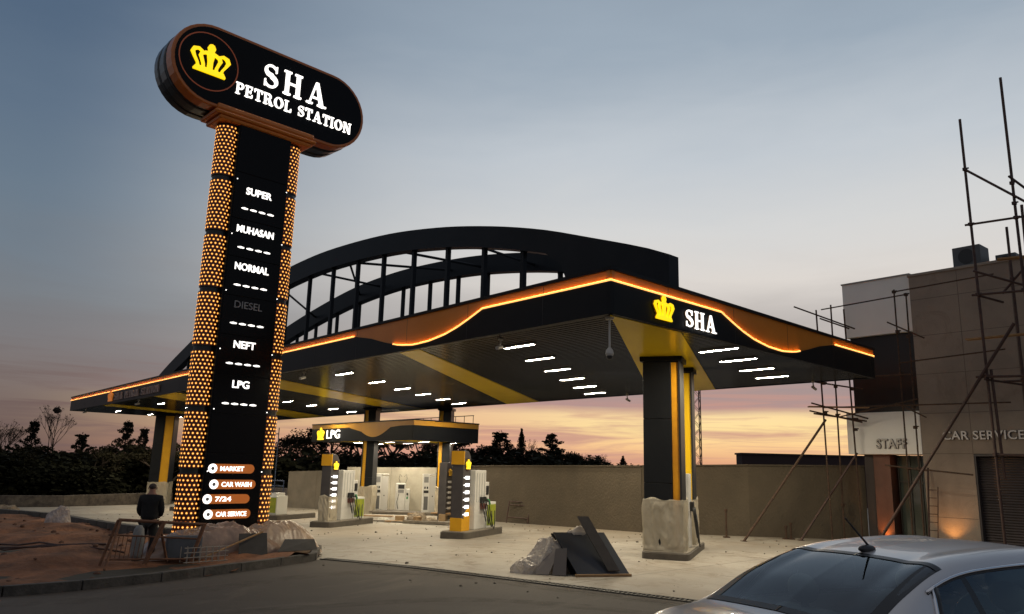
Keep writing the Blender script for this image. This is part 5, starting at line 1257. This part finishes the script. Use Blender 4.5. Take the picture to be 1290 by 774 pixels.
# ------------------------------------------------------------------ trees
def mmat(name, c, c2): return mat(name, c, .9, c2=c2, ns=.8, spec=.1)
LEAF = mmat('dark_foliage', (.011,.012,.007), (.02,.021,.012)); LEAF2 = mmat('olive_foliage', (.018,.016,.009), (.026,.023,.013)); BARK = mmat('bark', (.05,.038,.03), (.035,.028,.022))
def leafcards(mb, c, r, n, size, flat=.75, shell=.35):
    for _ in range(n):
        d = Vector((random.gauss(0,1),random.gauss(0,1),random.gauss(0,1))).normalized(); rr = r*(shell+(1-shell)*random.random()**.6)
        p = Vector(c)+Vector((d.x*rr,d.y*rr,d.z*rr*flat)); a = Vector((random.gauss(0,1),random.gauss(0,1),random.gauss(0,1))).normalized(); b = a.orthogonal().normalized()
        s = size*random.uniform(.6,1.4); b *= s; t = a.cross(b).normalized()*s*.6
        mb.add([p-b,p+t,p+b,p-t], [(0,1,2,3)])
def limb(mb, p, d, ln, r, depth, tips, spread=.5):
    q_ = p+d*ln*.5+Vector((random.uniform(-.05,.05),random.uniform(-.05,.05),0))*ln; e_ = p+d*ln
    mb.tube([p,q_,e_], [r,r*.8,r*.62], 5 if depth < 2 else 3, cap=False)
    if depth == 0: tips.append(e_); return
    for i in range(random.choice((2,3,3))):
        nd = (d+Vector((random.uniform(-1,1),random.uniform(-1,1),random.uniform(-.2,.7)))*spread).normalized()
        limb(mb, e_ if i else q_.lerp(e_,.7), nd, ln*random.uniform(.6,.8), r*.6, depth-1, tips, spread)
def proto(kind, seedv):
    random.seed(seedv); e = thing({'pine':'pine_tree','broad':'leafy_tree','bare':'bare_tree','cypress':'cypress_tree','bush':'bush'}[kind], (0,0,0), 'x', 'bush' if kind == 'bush' else 'tree', local=True)
    tr = MB(); cr = MB(); tips = []
    if kind == 'pine':
        tr.tube([(0,0,-.5),(.1,0,2.5),(0,.1,6.3)], [.17,.11,.03], 7)
        for i in range(20):
            z = 1.3+4.9*i/19; R = (2.5-2.15*(i/19)**.8)*random.uniform(.45,1.15); aa = i*2.4+random.uniform(-.5,.5)
            for k_ in range(2):
                aa += PI*random.uniform(.7,1.2); dv = Vector((math.cos(aa),math.sin(aa),.22)); p1 = Vector((0,0,z))+dv*R; tr.tube([(0,0,z-.1),p1], [.035,.012], 3, cap=False)
                for q_ in (.45,.72,1.0): leafcards(cr, Vector((0,0,z+.05))+dv*R*q_, .24+.16*(1-q_)+.1*R*.4, 34, .09, .55, .1)
        leafcards(cr, (0,.1,6.3), .25, 40, .08, 1.6, .1)
    elif kind == 'broad':
        limb(tr, Vector((0,0,-.5)), Vector((0,0,1)), 2.6, .2, 3, tips, .75)
        for t in tips: leafcards(cr, t, random.uniform(.35,.8), random.randint(50,110), .11, .7, .15)
    elif kind == 'bare':
        limb(tr, Vector((0,0,-.5)), Vector((0,0,1)), 3.0, .16, 6, tips, .5)
        for t in tips[::3]: leafcards(cr, t, .18, 4, .06)
    elif kind == 'cypress':
        tr.tube([(0,0,-.3),(0,0,6)], [.12,.02], 6)
        for i in range(26):
            z = .5+6*i/25; leafcards(cr, (0,0,z), .1+.55*math.sin(PI*min(1,(i+2)/26))**.7, 110, .1, 1, .1)
    elif kind == 'bush':
        limb(tr, Vector((0,0,-.3)), Vector((0,0,1)), 1.0, .07, 2, tips, .9)
        for t in tips: leafcards(cr, t-Vector((0,0,.3)), random.uniform(.7,1.05), 330, .085, .75, .2)
        leafcards(cr, (0,0,.6), 1.2, 900, .09, .5, .2)
    tr.build('trunk', BARK, e, recalc=False); cr.build('crown', {'pine':LEAF,'cypress':LEAF}.get(kind,LEAF2 if kind in ('broad','bare') else LEAF), e, recalc=False)
    return e
PRT = {}
def tree(kind, px, dist, htop, label, var=0, wide=1.0, ztop=None):
    """px: horizontal place as a tangent times 970; htop: height of the top above the eye"""
    key = (kind, var)
    H0 = {'pine':6.6,'broad':7.4,'bare':10.5,'cypress':6.9,'bush':2.6}[kind]
    first = key not in PRT
    if first: PRT[key] = proto(kind, 11+var*7+len(kind)); o = PRT[key]
    else: o = copy_tree(PRT[key])
    a = math.atan(px/970); x, y = math.sin(a)*dist, math.cos(a)*dist; z = gz(x,y)-.05
    s = (htop+H_EYE-z)/H0
    o.location = (x,y,z); o.scale = (s*wide,s*wide,s); o.rotation_euler = (0,0,random.uniform(0,6.28)); o['label'] = label; o['category'] = 'bush' if kind == 'bush' else 'tree'; o['group'] = 'trees beyond the walls'
    return o
def T(kind, X_, Y_, dist, label, var=0, wide=1.0):
    hy = 588+(X_-645)*.0253; return tree(kind, (X_-645)*1.0, dist, (hy-Y_)/970*dist*.98, label, var, wide)
T('bare',9,512,66,'tall bare tree at the far left edge of the view',0,1.0)
T('bare',80,508,70,'tall bare tree with a nest beside the far left tree',1,1.0)
mb = MB(); mb.sphere((-35.15,60.4,5.6), .28, (1,1,.8), 10, 6, .2); one('bird_nest', mb, BARK, 'dark round nest in the second bare tree from the left', 'nest')
T('pine',55,536,72,'dark pine between the two bare trees',0,.8); T('pine',116,550,70,'round topped pine left of the canopy tip',1,1.1)
T('pine',171,535,74,'pointed pine under the far canopy end',0,.9); T('pine',192,543,78,'smaller pine beside the far left column',1,.8)
T('broad',30,566,70,'low leafy tree under the far left bare tree',0,1.2); T('broad',95,562,68,'leafy tree beneath the bare tree with the nest',1,1.2)
T('broad',145,563,69,'leafy tree below the canopy tip',0,1.3); T('broad',215,552,64,'leafy tree behind the far left column',1,1.2); T('broad',250,548,68,'leafy tree mostly behind the sign tower',0,1.2)
for i, (X_, Y_, d_) in enumerate(((-10,556,56),(20,568,55),(48,553,57),(75,571,55),(105,560,57),(135,572,56),(160,553,58),(185,566,59),(210,556,61),(236,562,62),(262,556,64),(290,560,66),(320,556,64))):
    T('bush',X_,Y_,d_+9+random.uniform(-1,1),'dark bush %s in the far left hedge line, counted from the left edge' % ['first','second','third','fourth','fifth','sixth','seventh','eighth','ninth','tenth','eleventh','twelfth','thirteenth'][i],i%2,1.8)
T('broad',345,538,66,'tall leafy tree right beside the sign tower',1,1.2); T('broad',372,536,70,'leafy tree above the blue railing',0,1.2); T('broad',400,530,74,'leafy tree behind the gas canopy crown sign',1,1.3)
T('broad',430,526,78,'leafy tree behind the LPG letters',0,1.3); T('broad',462,528,80,'leafy tree left of the gas canopy wave',1,1.3); T('broad',495,524,80,'leafy tree behind the yellow wave',0,1.3)
T('broad',528,530,76,'leafy tree behind the gas canopy corner',1,1.3); T('broad',560,538,72,'leafy tree over the right gas canopy fascia',0,1.3); T('broad',592,541,70,'big leafy tree at the right end of the gas canopy',1,1.25)
for i, (X_, Y_) in enumerate(((350,562),(380,558),(412,556),(444,558),(476,556),(508,558),(540,556),(572,560),(600,562))):
    T('bush',X_,Y_,62+random.uniform(-1,1),'dark bush %s behind the gas canopy, counted from the sign tower' % ['first','second','third','fourth','fifth','sixth','seventh','eighth','ninth'][i],i%2,1.9)
T('pine',636,544,82,'spreading pine left of the thin cypress',1,1.5); T('cypress',661,537,84,'thin dark cypress above the boundary wall',0,1.0); T('bare',672,545,90,'bare tree right behind the cypress',1,.8)
T('pine',699,546,84,'open pine in the middle of the tree line',0,1.35); T('broad',722,560,86,'rounded tree right of the open pine',0,1.0); T('bare',738,556,88,'fine bare tree on the right of the tree line',0,.8); T('broad',746,566,86,'low tree right of the fine bare tree',1,1.0); T('bare',762,566,88,'last bare tree at the right end of the tree line',1,.8)
T('cypress',787,573,110,'small pointed tree alone right of the tree line',0,1.6)
for i, (X_, Y_) in enumerate(((606,556),(628,560),(650,562),(674,562),(698,565),(720,568),(742,571),(762,576))):
    T('bush',X_,Y_,78,'dark bush %s above the boundary wall, counted from the gas canopy' % ['first','second','third','fourth','fifth','sixth','seventh','eighth'][i],i%2,2.2)
for i, (X_, Y_, v_) in enumerate(((608,550,0),(622,553,1),(648,552,0),(664,556,1),(684,554,0),(708,556,1),(731,562,0),(754,567,1),(772,577,0))):
    T('broad',X_,Y_,80+(i%3)*3,'dark leafy tree %s in the dense row above the boundary wall' % ['first','second','third','fourth','fifth','sixth','seventh','eighth','ninth'][i],v_,1.35)
for i, (X_, Y_, v_) in enumerate(((-8,548,0),(38,556,1),(68,553,0),(132,556,1),(155,550,0),(180,553,1),(232,550,0))):
    T('broad',X_,Y_,63+(i%3)*2,'dark leafy tree %s in the far left wood, counted from the left' % ['first','second','third','fourth','fifth','sixth','seventh'][i],v_,1.4)
# far wooded rise
mb = MB(); nx, ny = 90, 8; vs = []
for j in range(ny+1):
    for i in range(nx+1):
        x = -190+200*i/nx; y = 130+70*j/ny; e_ = math.sin(PI*j/ny); f_ = min(1,(10-x)/40)
        vs.append((x-j*2,y,-2+e_*(4.0+1.4*noise.noise(Vector((x*.05,y*.05,0)))+1.6*noise.noise(Vector((x*.3,y*.3,2))))*max(0,f_)))
k = nx+1; mb.add(vs, [(j*k+i,j*k+i+1,(j+1)*k+i+1,(j+1)*k+i) for j in range(ny) for i in range(nx)])
o = mb.build('hill', mat('hill_green',(.03,.032,.02),.95,c2=(.018,.02,.013),ns=.3,bump=.8,bs=1), smooth=True); o['kind'] = 'structure'

# ------------------------------------------------------------------ person
PX, PYy = -8.03, 17.95; pz = gz(PX,PYy)+.02
per = thing('person', (PX,PYy,pz), 'person in a dark jacket seen from behind, standing at the barrier', 'person', local=True, rz=math.radians(12))
def skinfig(name, verts, edges, radii, m_, parent, root=0, subd=2):
    me = bpy.data.meshes.new(name); me.from_pydata(verts, edges, []); me.materials.append(m_)
    o = bpy.data.objects.new(name, me); COL.objects.link(o); o.parent = parent
    sk = o.modifiers.new('skin','SKIN'); sk.use_smooth_shade = True
    for i, d in enumerate(me.skin_vertices[0].data):
        r = radii[i]; d.radius = r if isinstance(r, tuple) else (r,r); d.use_root = (i == root)
    s = o.modifiers.new('sub','SUBSURF'); s.levels = subd; s.render_levels = subd
    return o
SKINM = mat('skin', (.30,.15,.10), .6); JACK = mat('black_jacket', (.005,.005,.006), .9, c2=(.009,.009,.010), ns=6, bump=.4, bs=9); TROU = mat('dark_trousers', (.015,.014,.014), .85); SHOE = mat('black_shoe', (.012,.01,.01), .5)
# body: legs, trunk, neck, head  (z up, facing +y)
V_ = [(0,0,.90),(0,0,1.08),(0,.0,1.26),(0,-.01,1.40),(0,.0,1.48),(0,.02,1.555),(0,.03,1.64),
      (.10,0,.84),(.11,.02,.48),(.11,-.02,.10),(.12,.10,.04),(-.10,0,.84),(-.11,.02,.48),(-.11,-.02,.10),(-.12,.10,.04),
      (.18,-.01,1.38),(.23,.03,1.12),(.185,.18,.97),(-.18,-.01,1.38),(-.23,.03,1.12),(-.185,.18,.97)]
E_ = [(0,1),(1,2),(2,3),(3,4),(4,5),(5,6),(0,7),(7,8),(8,9),(9,10),(0,11),(11,12),(12,13),(13,14),(3,15),(15,16),(16,17),(3,18),(18,19),(19,20)]
Rr = [(.16,.12),(.15,.11),(.17,.12),(.15,.10),(.06,.06),(.075,.085),(.07,.08),(.095,.095),(.062,.062),(.042,.042),(.04,.035),(.095,.095),(.062,.062),(.042,.042),(.04,.035),(.065,.065),(.045,.045),(.03,.03),(.065,.065),(.045,.045),(.03,.03)]
skinfig('body', V_, E_, Rr, SKINM, per)
# jacket and trousers follow the body
V2 = [(0,0,.84),(0,0,1.05),(0,0,1.25),(0,-.01,1.38),(0,0,1.45),(.185,-.01,1.37),(.235,.03,1.10),(.19,.17,.98),(-.185,-.01,1.37),(-.235,.03,1.10),(-.19,.17,.98)]
E2 = [(0,1),(1,2),(2,3),(3,4),(3,5),(5,6),(6,7),(3,8),(8,9),(9,10)]
R2 = [(.215,.155),(.205,.15),(.21,.155),(.185,.13),(.085,.085),(.092,.092),(.072,.072),(.055,.055),(.092,.092),(.072,.072),(.055,.055)]
skinfig('jacket', V2, E2, R2, JACK, per)
V3 = [(0,0,.92),(.10,0,.82),(.115,.02,.46),(.115,-.02,.08),(-.10,0,.82),(-.115,.02,.46),(-.115,-.02,.08)]
skinfig('trousers', V3, [(0,1),(1,2),(2,3),(0,4),(4,5),(5,6)], [(.17,.13),(.115,.115),(.085,.085),(.07,.07),(.115,.115),(.085,.085),(.07,.07)], TROU, per)
for sx in (-1,1):
    mb = MB(); mb.sphere((sx*.12,.06,.045), .1, (.5,1.35,.48), 12, 8); mb.build('shoe', SHOE, per, smooth=True, local=True)
    mb = MB(); mb.sphere((sx*.085,.02,1.595), .03, (.4,.8,1.1), 8, 6); mb.build('ear', SKINM, per, smooth=True, local=True)
mb = MB(); mb.sphere((0,.118,1.585), .018, (.8,1.1,1.4), 8, 6); mb.build('nose', SKINM, per, smooth=True, local=True)
mb = MB(); mb.sphere((0,.0,1.63), .085, (.95,1.05,.8), 14, 8); mb.v = [p for p in mb.v]; mb.build('hair', mat('short_grey_hair',(.05,.035,.03),.8), per, smooth=True, local=True)
for sx in (-1,1):
    hv = [(sx*.185,.18,.97),(sx*.165,.225,.955)]; he = [(0,1)]; hr = [.028,.032]
    for k_, (oz, ln) in enumerate(((-.026,.075),(-.009,.088),(.009,.085),(.026,.07))):
        b = len(hv); hv += [(sx*.155,.245+oz*.2,.95+oz),(sx*.13,.25,.945+oz),(sx*(.155-ln),.235,.935+oz)]; he += [(1,b),(b,b+1),(b+1,b+2)]; hr += [.011,.0095,.008]
    b = len(hv); hv += [(sx*.15,.205,.985),(sx*.125,.215,1.0)]; he += [(1,b),(b,b+1)]; hr += [.012,.009]
    skinfig('hand', hv, he, hr, SKINM, per, 0, 1)

# ------------------------------------------------------------------ car
CX, CY, CTH, CZ = 3.166, 5.777, math.radians(26.46), .282
car = thing('parked_car', (CX,CY,CZ), 'silver saloon car cut by the lower right corner, seen from its rear quarter', 'car', local=True, rz=CTH)
# stations: x, then half profile points (y,z) from rocker to centre line
ST_ = [(-2.22,[(.55,.35),(.68,.55),(.70,.80),(.62,.92),(.50,.95),(.28,.965),(0,.97)]),
 (-2.12,[(.74,.27),(.84,.52),(.84,.82),(.72,.93),(.58,.965),(.34,.985),(0,.99)]),
 (-1.94,[(.82,.24),(.90,.55),(.90,.86),(.79,.97),(.64,1.005),(.36,1.025),(0,1.03)]),
 (-1.68,[(.85,.23),(.92,.55),(.915,.86),(.82,.985),(.66,1.045),(.36,1.065),(0,1.075)]),
 (-1.30,[(.86,.23),(.925,.55),(.92,.86),(.83,.97),(.635,1.225),(.36,1.26),(0,1.27)]),
 (-.87,[(.86,.22),(.925,.55),(.92,.85),(.83,.955),(.590,1.36),(.33,1.40),(0,1.41)]),
 (-.40,[(.86,.22),(.925,.55),(.92,.84),(.83,.945),(.575,1.405),(.32,1.45),(0,1.462)]),
 (.20,[(.86,.22),(.925,.55),(.92,.83),(.83,.93),(.575,1.415),(.32,1.46),(0,1.472)]),
 (.62,[(.86,.22),(.925,.55),(.915,.81),(.83,.915),(.585,1.37),(.33,1.41),(0,1.42)]),
 (1.05,[(.86,.22),(.92,.54),(.91,.80),(.82,.90),(.64,1.17),(.36,1.205),(0,1.22)]),
 (1.50,[(.86,.22),(.92,.53),(.90,.78),(.80,.88),(.68,.935),(.38,.965),(0,.98)]),
 (1.95,[(.84,.24),(.90,.50),(.87,.73),(.76,.81),(.62,.85),(.34,.88),(0,.89)]),
 (2.30,[(.70,.26),(.80,.46),(.76,.64),(.66,.70),(.52,.73),(.28,.75),(0,.76)]),
 (2.42,[(.50,.32),(.62,.46),(.60,.58),(.52,.63),(.42,.65),(.22,.66),(0,.66)])]
def cr1(p, t):   # Catmull-Rom through list, monotone friendly
    n = len(p)-1; i = min(int(t), n-1); s = t-i
    p0 = p[max(i-1,0)]; p1 = p[i]; p2 = p[i+1]; p3 = p[min(i+2,n)]
    return .5*((2*p1)+(-p0+p2)*s+(2*p0-5*p1+4*p2-p3)*s*s+(-p0+3*p1-3*p2+p3)*s**3)
def surf(a, t):
    col = []
    for k_ in range(7):
        col.append((cr1([s[1][k_][0] for s in ST_], a), cr1([s[1][k_][1] for s in ST_], a)))
    return Vector((cr1([s[0] for s in ST_], a), cr1([c[0] for c in col], t), cr1([c[1] for c in col], t)))
NA, NT = 13*10, 6*10
NS = 16; NA, NT = 13*NS, 6*NS
SF = [[surf(i/NS, j/NS) for j in range(NT+1)] for i in range(NA+1)]
def classify(i, j):
    a = (i+.5)/NS; t = (j+.5)/NS; x = SF[i][j].x; y = SF[i][j].y
    if 3.07 < a < 4.97 and t > 4.06+.0*(a-3):
        return 'rear_window'
    if 8.03 < a < 9.95 and t > 4.1: return 'windscreen'
    if 3.22 < t < 3.86 and -1.22+.28*(t-3.2) < x < 1.28-.75*(t-3.2):
        if a < 5.19: return 'quarter_window'
        if a < 5.32: return 'pillar'
        if a < 6.88: return 'rear_door_window'
        if a < 7.0: return 'pillar'
        return 'front_door_window'
    return 'body'
CARP = mat('silver_paint', (.60,.59,.59), .30, .35, coat=.5, spec=.5)
CG = bpy.data.materials.new('tinted_glass'); CG.use_nodes = True; t_ = CG.node_tree
for n in list(t_.nodes): t_.nodes.remove(n)
tr_ = t_.nodes.new('ShaderNodeBsdfTransparent'); tr_.inputs[0].default_value = (.84,.95,.93,1); gl_ = t_.nodes.new('ShaderNodeBsdfGlossy'); gl_.inputs['Roughness'].default_value = .03; gl_.inputs[0].default_value = (.85,.9,.95,1)
fr_ = t_.nodes.new('ShaderNodeFresnel'); fr_.inputs[0].default_value = 1.85; mx_ = t_.nodes.new('ShaderNodeMixShader'); ou_ = t_.nodes.new('ShaderNodeOutputMaterial')
t_.links.new(fr_.outputs[0], mx_.inputs[0]); t_.links.new(tr_.outputs[0], mx_.inputs[1]); t_.links.new(gl_.outputs[0], mx_.inputs[2]); t_.links.new(mx_.outputs[0], ou_.inputs[0])
GASK = mat('black_gasket', (.008,.008,.009), .35)
buckets = {}
for i in range(NA):
    for j in range(NT):
        c = classify(i,j)
        a = (i+.5)/NS; t = (j+.5)/NS; x = SF[i][j].x
        # wheel arches cut out of the flank
        if c == 'body' and t < 2.2:
            m_ = (SF[i][j]+SF[i+1][j+1])/2
            if min(math.hypot(m_.x+1.42,m_.z-.34), math.hypot(m_.x-1.42,m_.z-.34)) < .37: continue
        for sg in (1,-1):
            P = [SF[i][j],SF[i+1][j],SF[i+1][j+1],SF[i][j+1]]
            P = [Vector((p.x,p.y*sg,p.z)) for p in P]
            key = c if c in ('body','rear_window','windscreen') else (c, sg, a < 6) if c == 'pillar' else (c, sg)
            b = buckets.setdefault(key, MB()); b.add(P, [(3,2,1,0) if sg > 0 else (0,1,2,3)])
for key, mb in buckets.items():
    nm = key if isinstance(key, str) else key[0]
    m_ = CARP if nm == 'body' else (GASK if nm == 'pillar' else CG)
    o = mb.build({'rear_door_window':'side_window','front_door_window':'side_window','quarter_window':'quarter_window','pillar':'window_pillar'}.get(nm,nm), m_, car, smooth=True, recalc=False, local=True)
    if nm == 'body': body_o = o
# gasket borders and chrome trim following the window outlines
def strip(pts, r, name, m_, flat=1.0):
    mb = MB(); mb.tube(pts, r, 6); return mb.build(name, m_, car, smooth=True, local=True)
def off(p, k=.004): return p
CHR = mat('chrome_trim', (.7,.7,.72), .12, 1.0)
for sg in (-1,1):
    f_ = lambda a, t: (lambda p: Vector((p.x, p.y*sg, p.z)))(surf(a,t))
    # outline of the side glass: top line
    def at_x(x, t):
        lo, hi = 0.0, 13.0
        for _ in range(30):
            mid = (lo+hi)/2
            if surf(mid,t).x < x: lo = mid
            else: hi = mid
        return lo
    top = [f_(at_x(-1.13+ (2.0*i/24)*1.0, 3.88), 3.88)+Vector((0,sg*.004,.004)) for i in range(25)]
    low = [f_(at_x(-1.26+ (2.55*i/24), 3.2), 3.2)+Vector((0,sg*.006,.0)) for i in range(25)]
    rearc = [f_(at_x(-1.25+.28*(t-3.2)-.01, t), t)+Vector((0,sg*.005,0)) for t in (3.2,3.4,3.6,3.75,3.88)]
    strip(top, .011, 'window_trim', CHR); strip(low, .012, 'window_trim', CHR); strip(rearc, .013, 'window_trim', CHR)
    strip([p+Vector((.026,-sg*.002,0)) for p in rearc], .02, 'window_seal', GASK); strip([p+Vector((0,-sg*.003,.022)) for p in low], .016, 'window_seal', GASK)
    strip([p-Vector((0,sg*.002,.016)) for p in top], .010, 'window_seal', GASK)
def ring(a0, a1, t0, r, name, wd=.4):
    # black painted border inside the glass
    mb = MB()
    n = 30
    def q4(A, B, C, D): mb.add([A,B,C,D], [(0,1,2,3)])
    up = Vector((0,0,.0025))
    for sg in (-1,1):
        for i in range(n):
            aA = a0+(a1-a0)*i/n; aB = a0+(a1-a0)*(i+1)/n
            q4(*[Vector((p.x-.001,p.y*sg,p.z+.003)) for p in (surf(aA,t0),surf(aB,t0),surf(aB,t0+wd),surf(aA,t0+wd))])
        for aa, bb_ in ((a0,a0+.14),(a1-.10,a1)):
            for i in range(n):
                tA = t0+(6-t0)*i/n; tB = t0+(6-t0)*(i+1)/n
                q4(*[Vector((p.x-.001,p.y*sg,p.z+.0042)) for p in (surf(aa,tA),surf(bb_,tA),surf(bb_,tB),surf(aa,tB))])
    return mb.build(name, GASK, car, smooth=True, recalc=False, local=True)
ring(3.07,4.97,4.06,0,'rear_window_border',.30); ring(8.03,9.95,4.1,0,'windscreen_border',.28)
# antenna
an = MB(); pa = surf(5.13,6); an.sphere(pa+Vector((0,0,.012)), .06, (1.25,.62,.45), 16, 10); base_an = an.build('antenna_base', DARK, car, smooth=True, local=True)
an = MB(); an.tube([pa+Vector((.02,0,.03)), pa+Vector((-.17,.02,.215))], [.0085,.005], 8); sub(base_an, an.build('antenna_rod', DARK, car, local=True))
# interior
INT = mat('dark_interior', (.12,.14,.14), .8)
mb = MB(); mb.bb(-1.9,1.5,-.70,.70,.30,.42); mb.bb(-1.85,-1.25,-.64,.64,.42,.98); mb.build('cabin_floor', INT, car, local=True)
for y in (-.36,.36):
    for x in (-.98,.15):
        mb = MB(); mb.bb(x-.12,x+.05,y-.25,y+.25,.42,1.02); mb.bb(x,x+.5,y-.25,y+.25,.42,.60); st = mb.build('seat', INT, car, bevel=.05, local=True)
        mb = MB(); mb.sphere((x-.06,y,1.14), .14, (.42,.95,.72), 14, 10); mb.tube([(x-.05,y,1.0),(x-.05,y,1.1)], .03, 6); sub(st, mb.build('headrest', INT, car, smooth=True, local=True))
mb = MB(); mb.bb(1.0,1.5,-.68,.68,.5,.9); mb.build('dashboard', INT, car, bevel=.05, local=True)
mb = MB(); mb.lathe((.85,.36,.85), [(.17,0),(.19,.015),(.17,.03)], 20, Matrix.Rotation(math.radians(-65),3,'Y')); mb.build('steering_wheel', INT, car, local=True)
# wheels
TYRE = mat('tyre_rubber', (.012,.012,.012), .8); RIM = mat('alloy_rim', (.35,.35,.36), .3, .9)
for x in (-1.42,1.42):
    for sg in (-1,1):
        Mx = Matrix.Rotation(math.radians(90),3,'X')
        mb = MB(); mb.lathe((x,sg*.80+.11,.33), [(.21,0),(.30,.0),(.33,.03),(.33,.19),(.30,.22),(.21,.22)], 28, Mx); wh = mb.build('tyre', TYRE, car, smooth=True, local=True)
        mb = MB(); mb.lathe((x,sg*.80+.11,.33), [(.0,.02),(.21,.02),(.215,.2),(0,.2)], 20, Mx)
        for k_ in range(5):
            a = 2*PI*k_/5; mb.box((x+.11*math.cos(a),sg*.915,.33+.11*math.sin(a)), (.2,.02,.05), 0, Matrix.Rotation(-a,3,'Y'))
        sub(wh, mb.build('rim', RIM, car, local=True))
for sg in (-1,1):
    mb = MB(); mb.sphere((-2.10,sg*.70,.80), .13, (.5,1,.7), 12, 8); mb.build('tail_light', mat('tail_red',(.25,.01,.01),.2), car, smooth=True, local=True)
    mb = MB(); mb.sphere((2.22,sg*.60,.62), .13, (.8,1,.6), 12, 8); mb.build('headlight', mat('lamp_clear',(.5,.5,.5),.1), car, smooth=True, local=True)
    mb = MB(); mb.sphere((1.02,sg*.98,.97), .11, (.6,1,.7), 12, 8); mb.tube([(1.02,sg*.85,.93),(1.02,sg*.95,.95)], .03, 6); mb.build('wing_mirror', CARP, car, smooth=True, local=True)
    for x in (-.55,.5):
        mb = MB(); mb.bb(x-.1,x+.1,sg*.925-.015,sg*.925+.015,.82,.85); mb.build('door_handle', CARP, car, bevel=.006, local=True)

# drop helper data
for o in COL.objects:
    if '_w' in o.keys(): del o['_w']
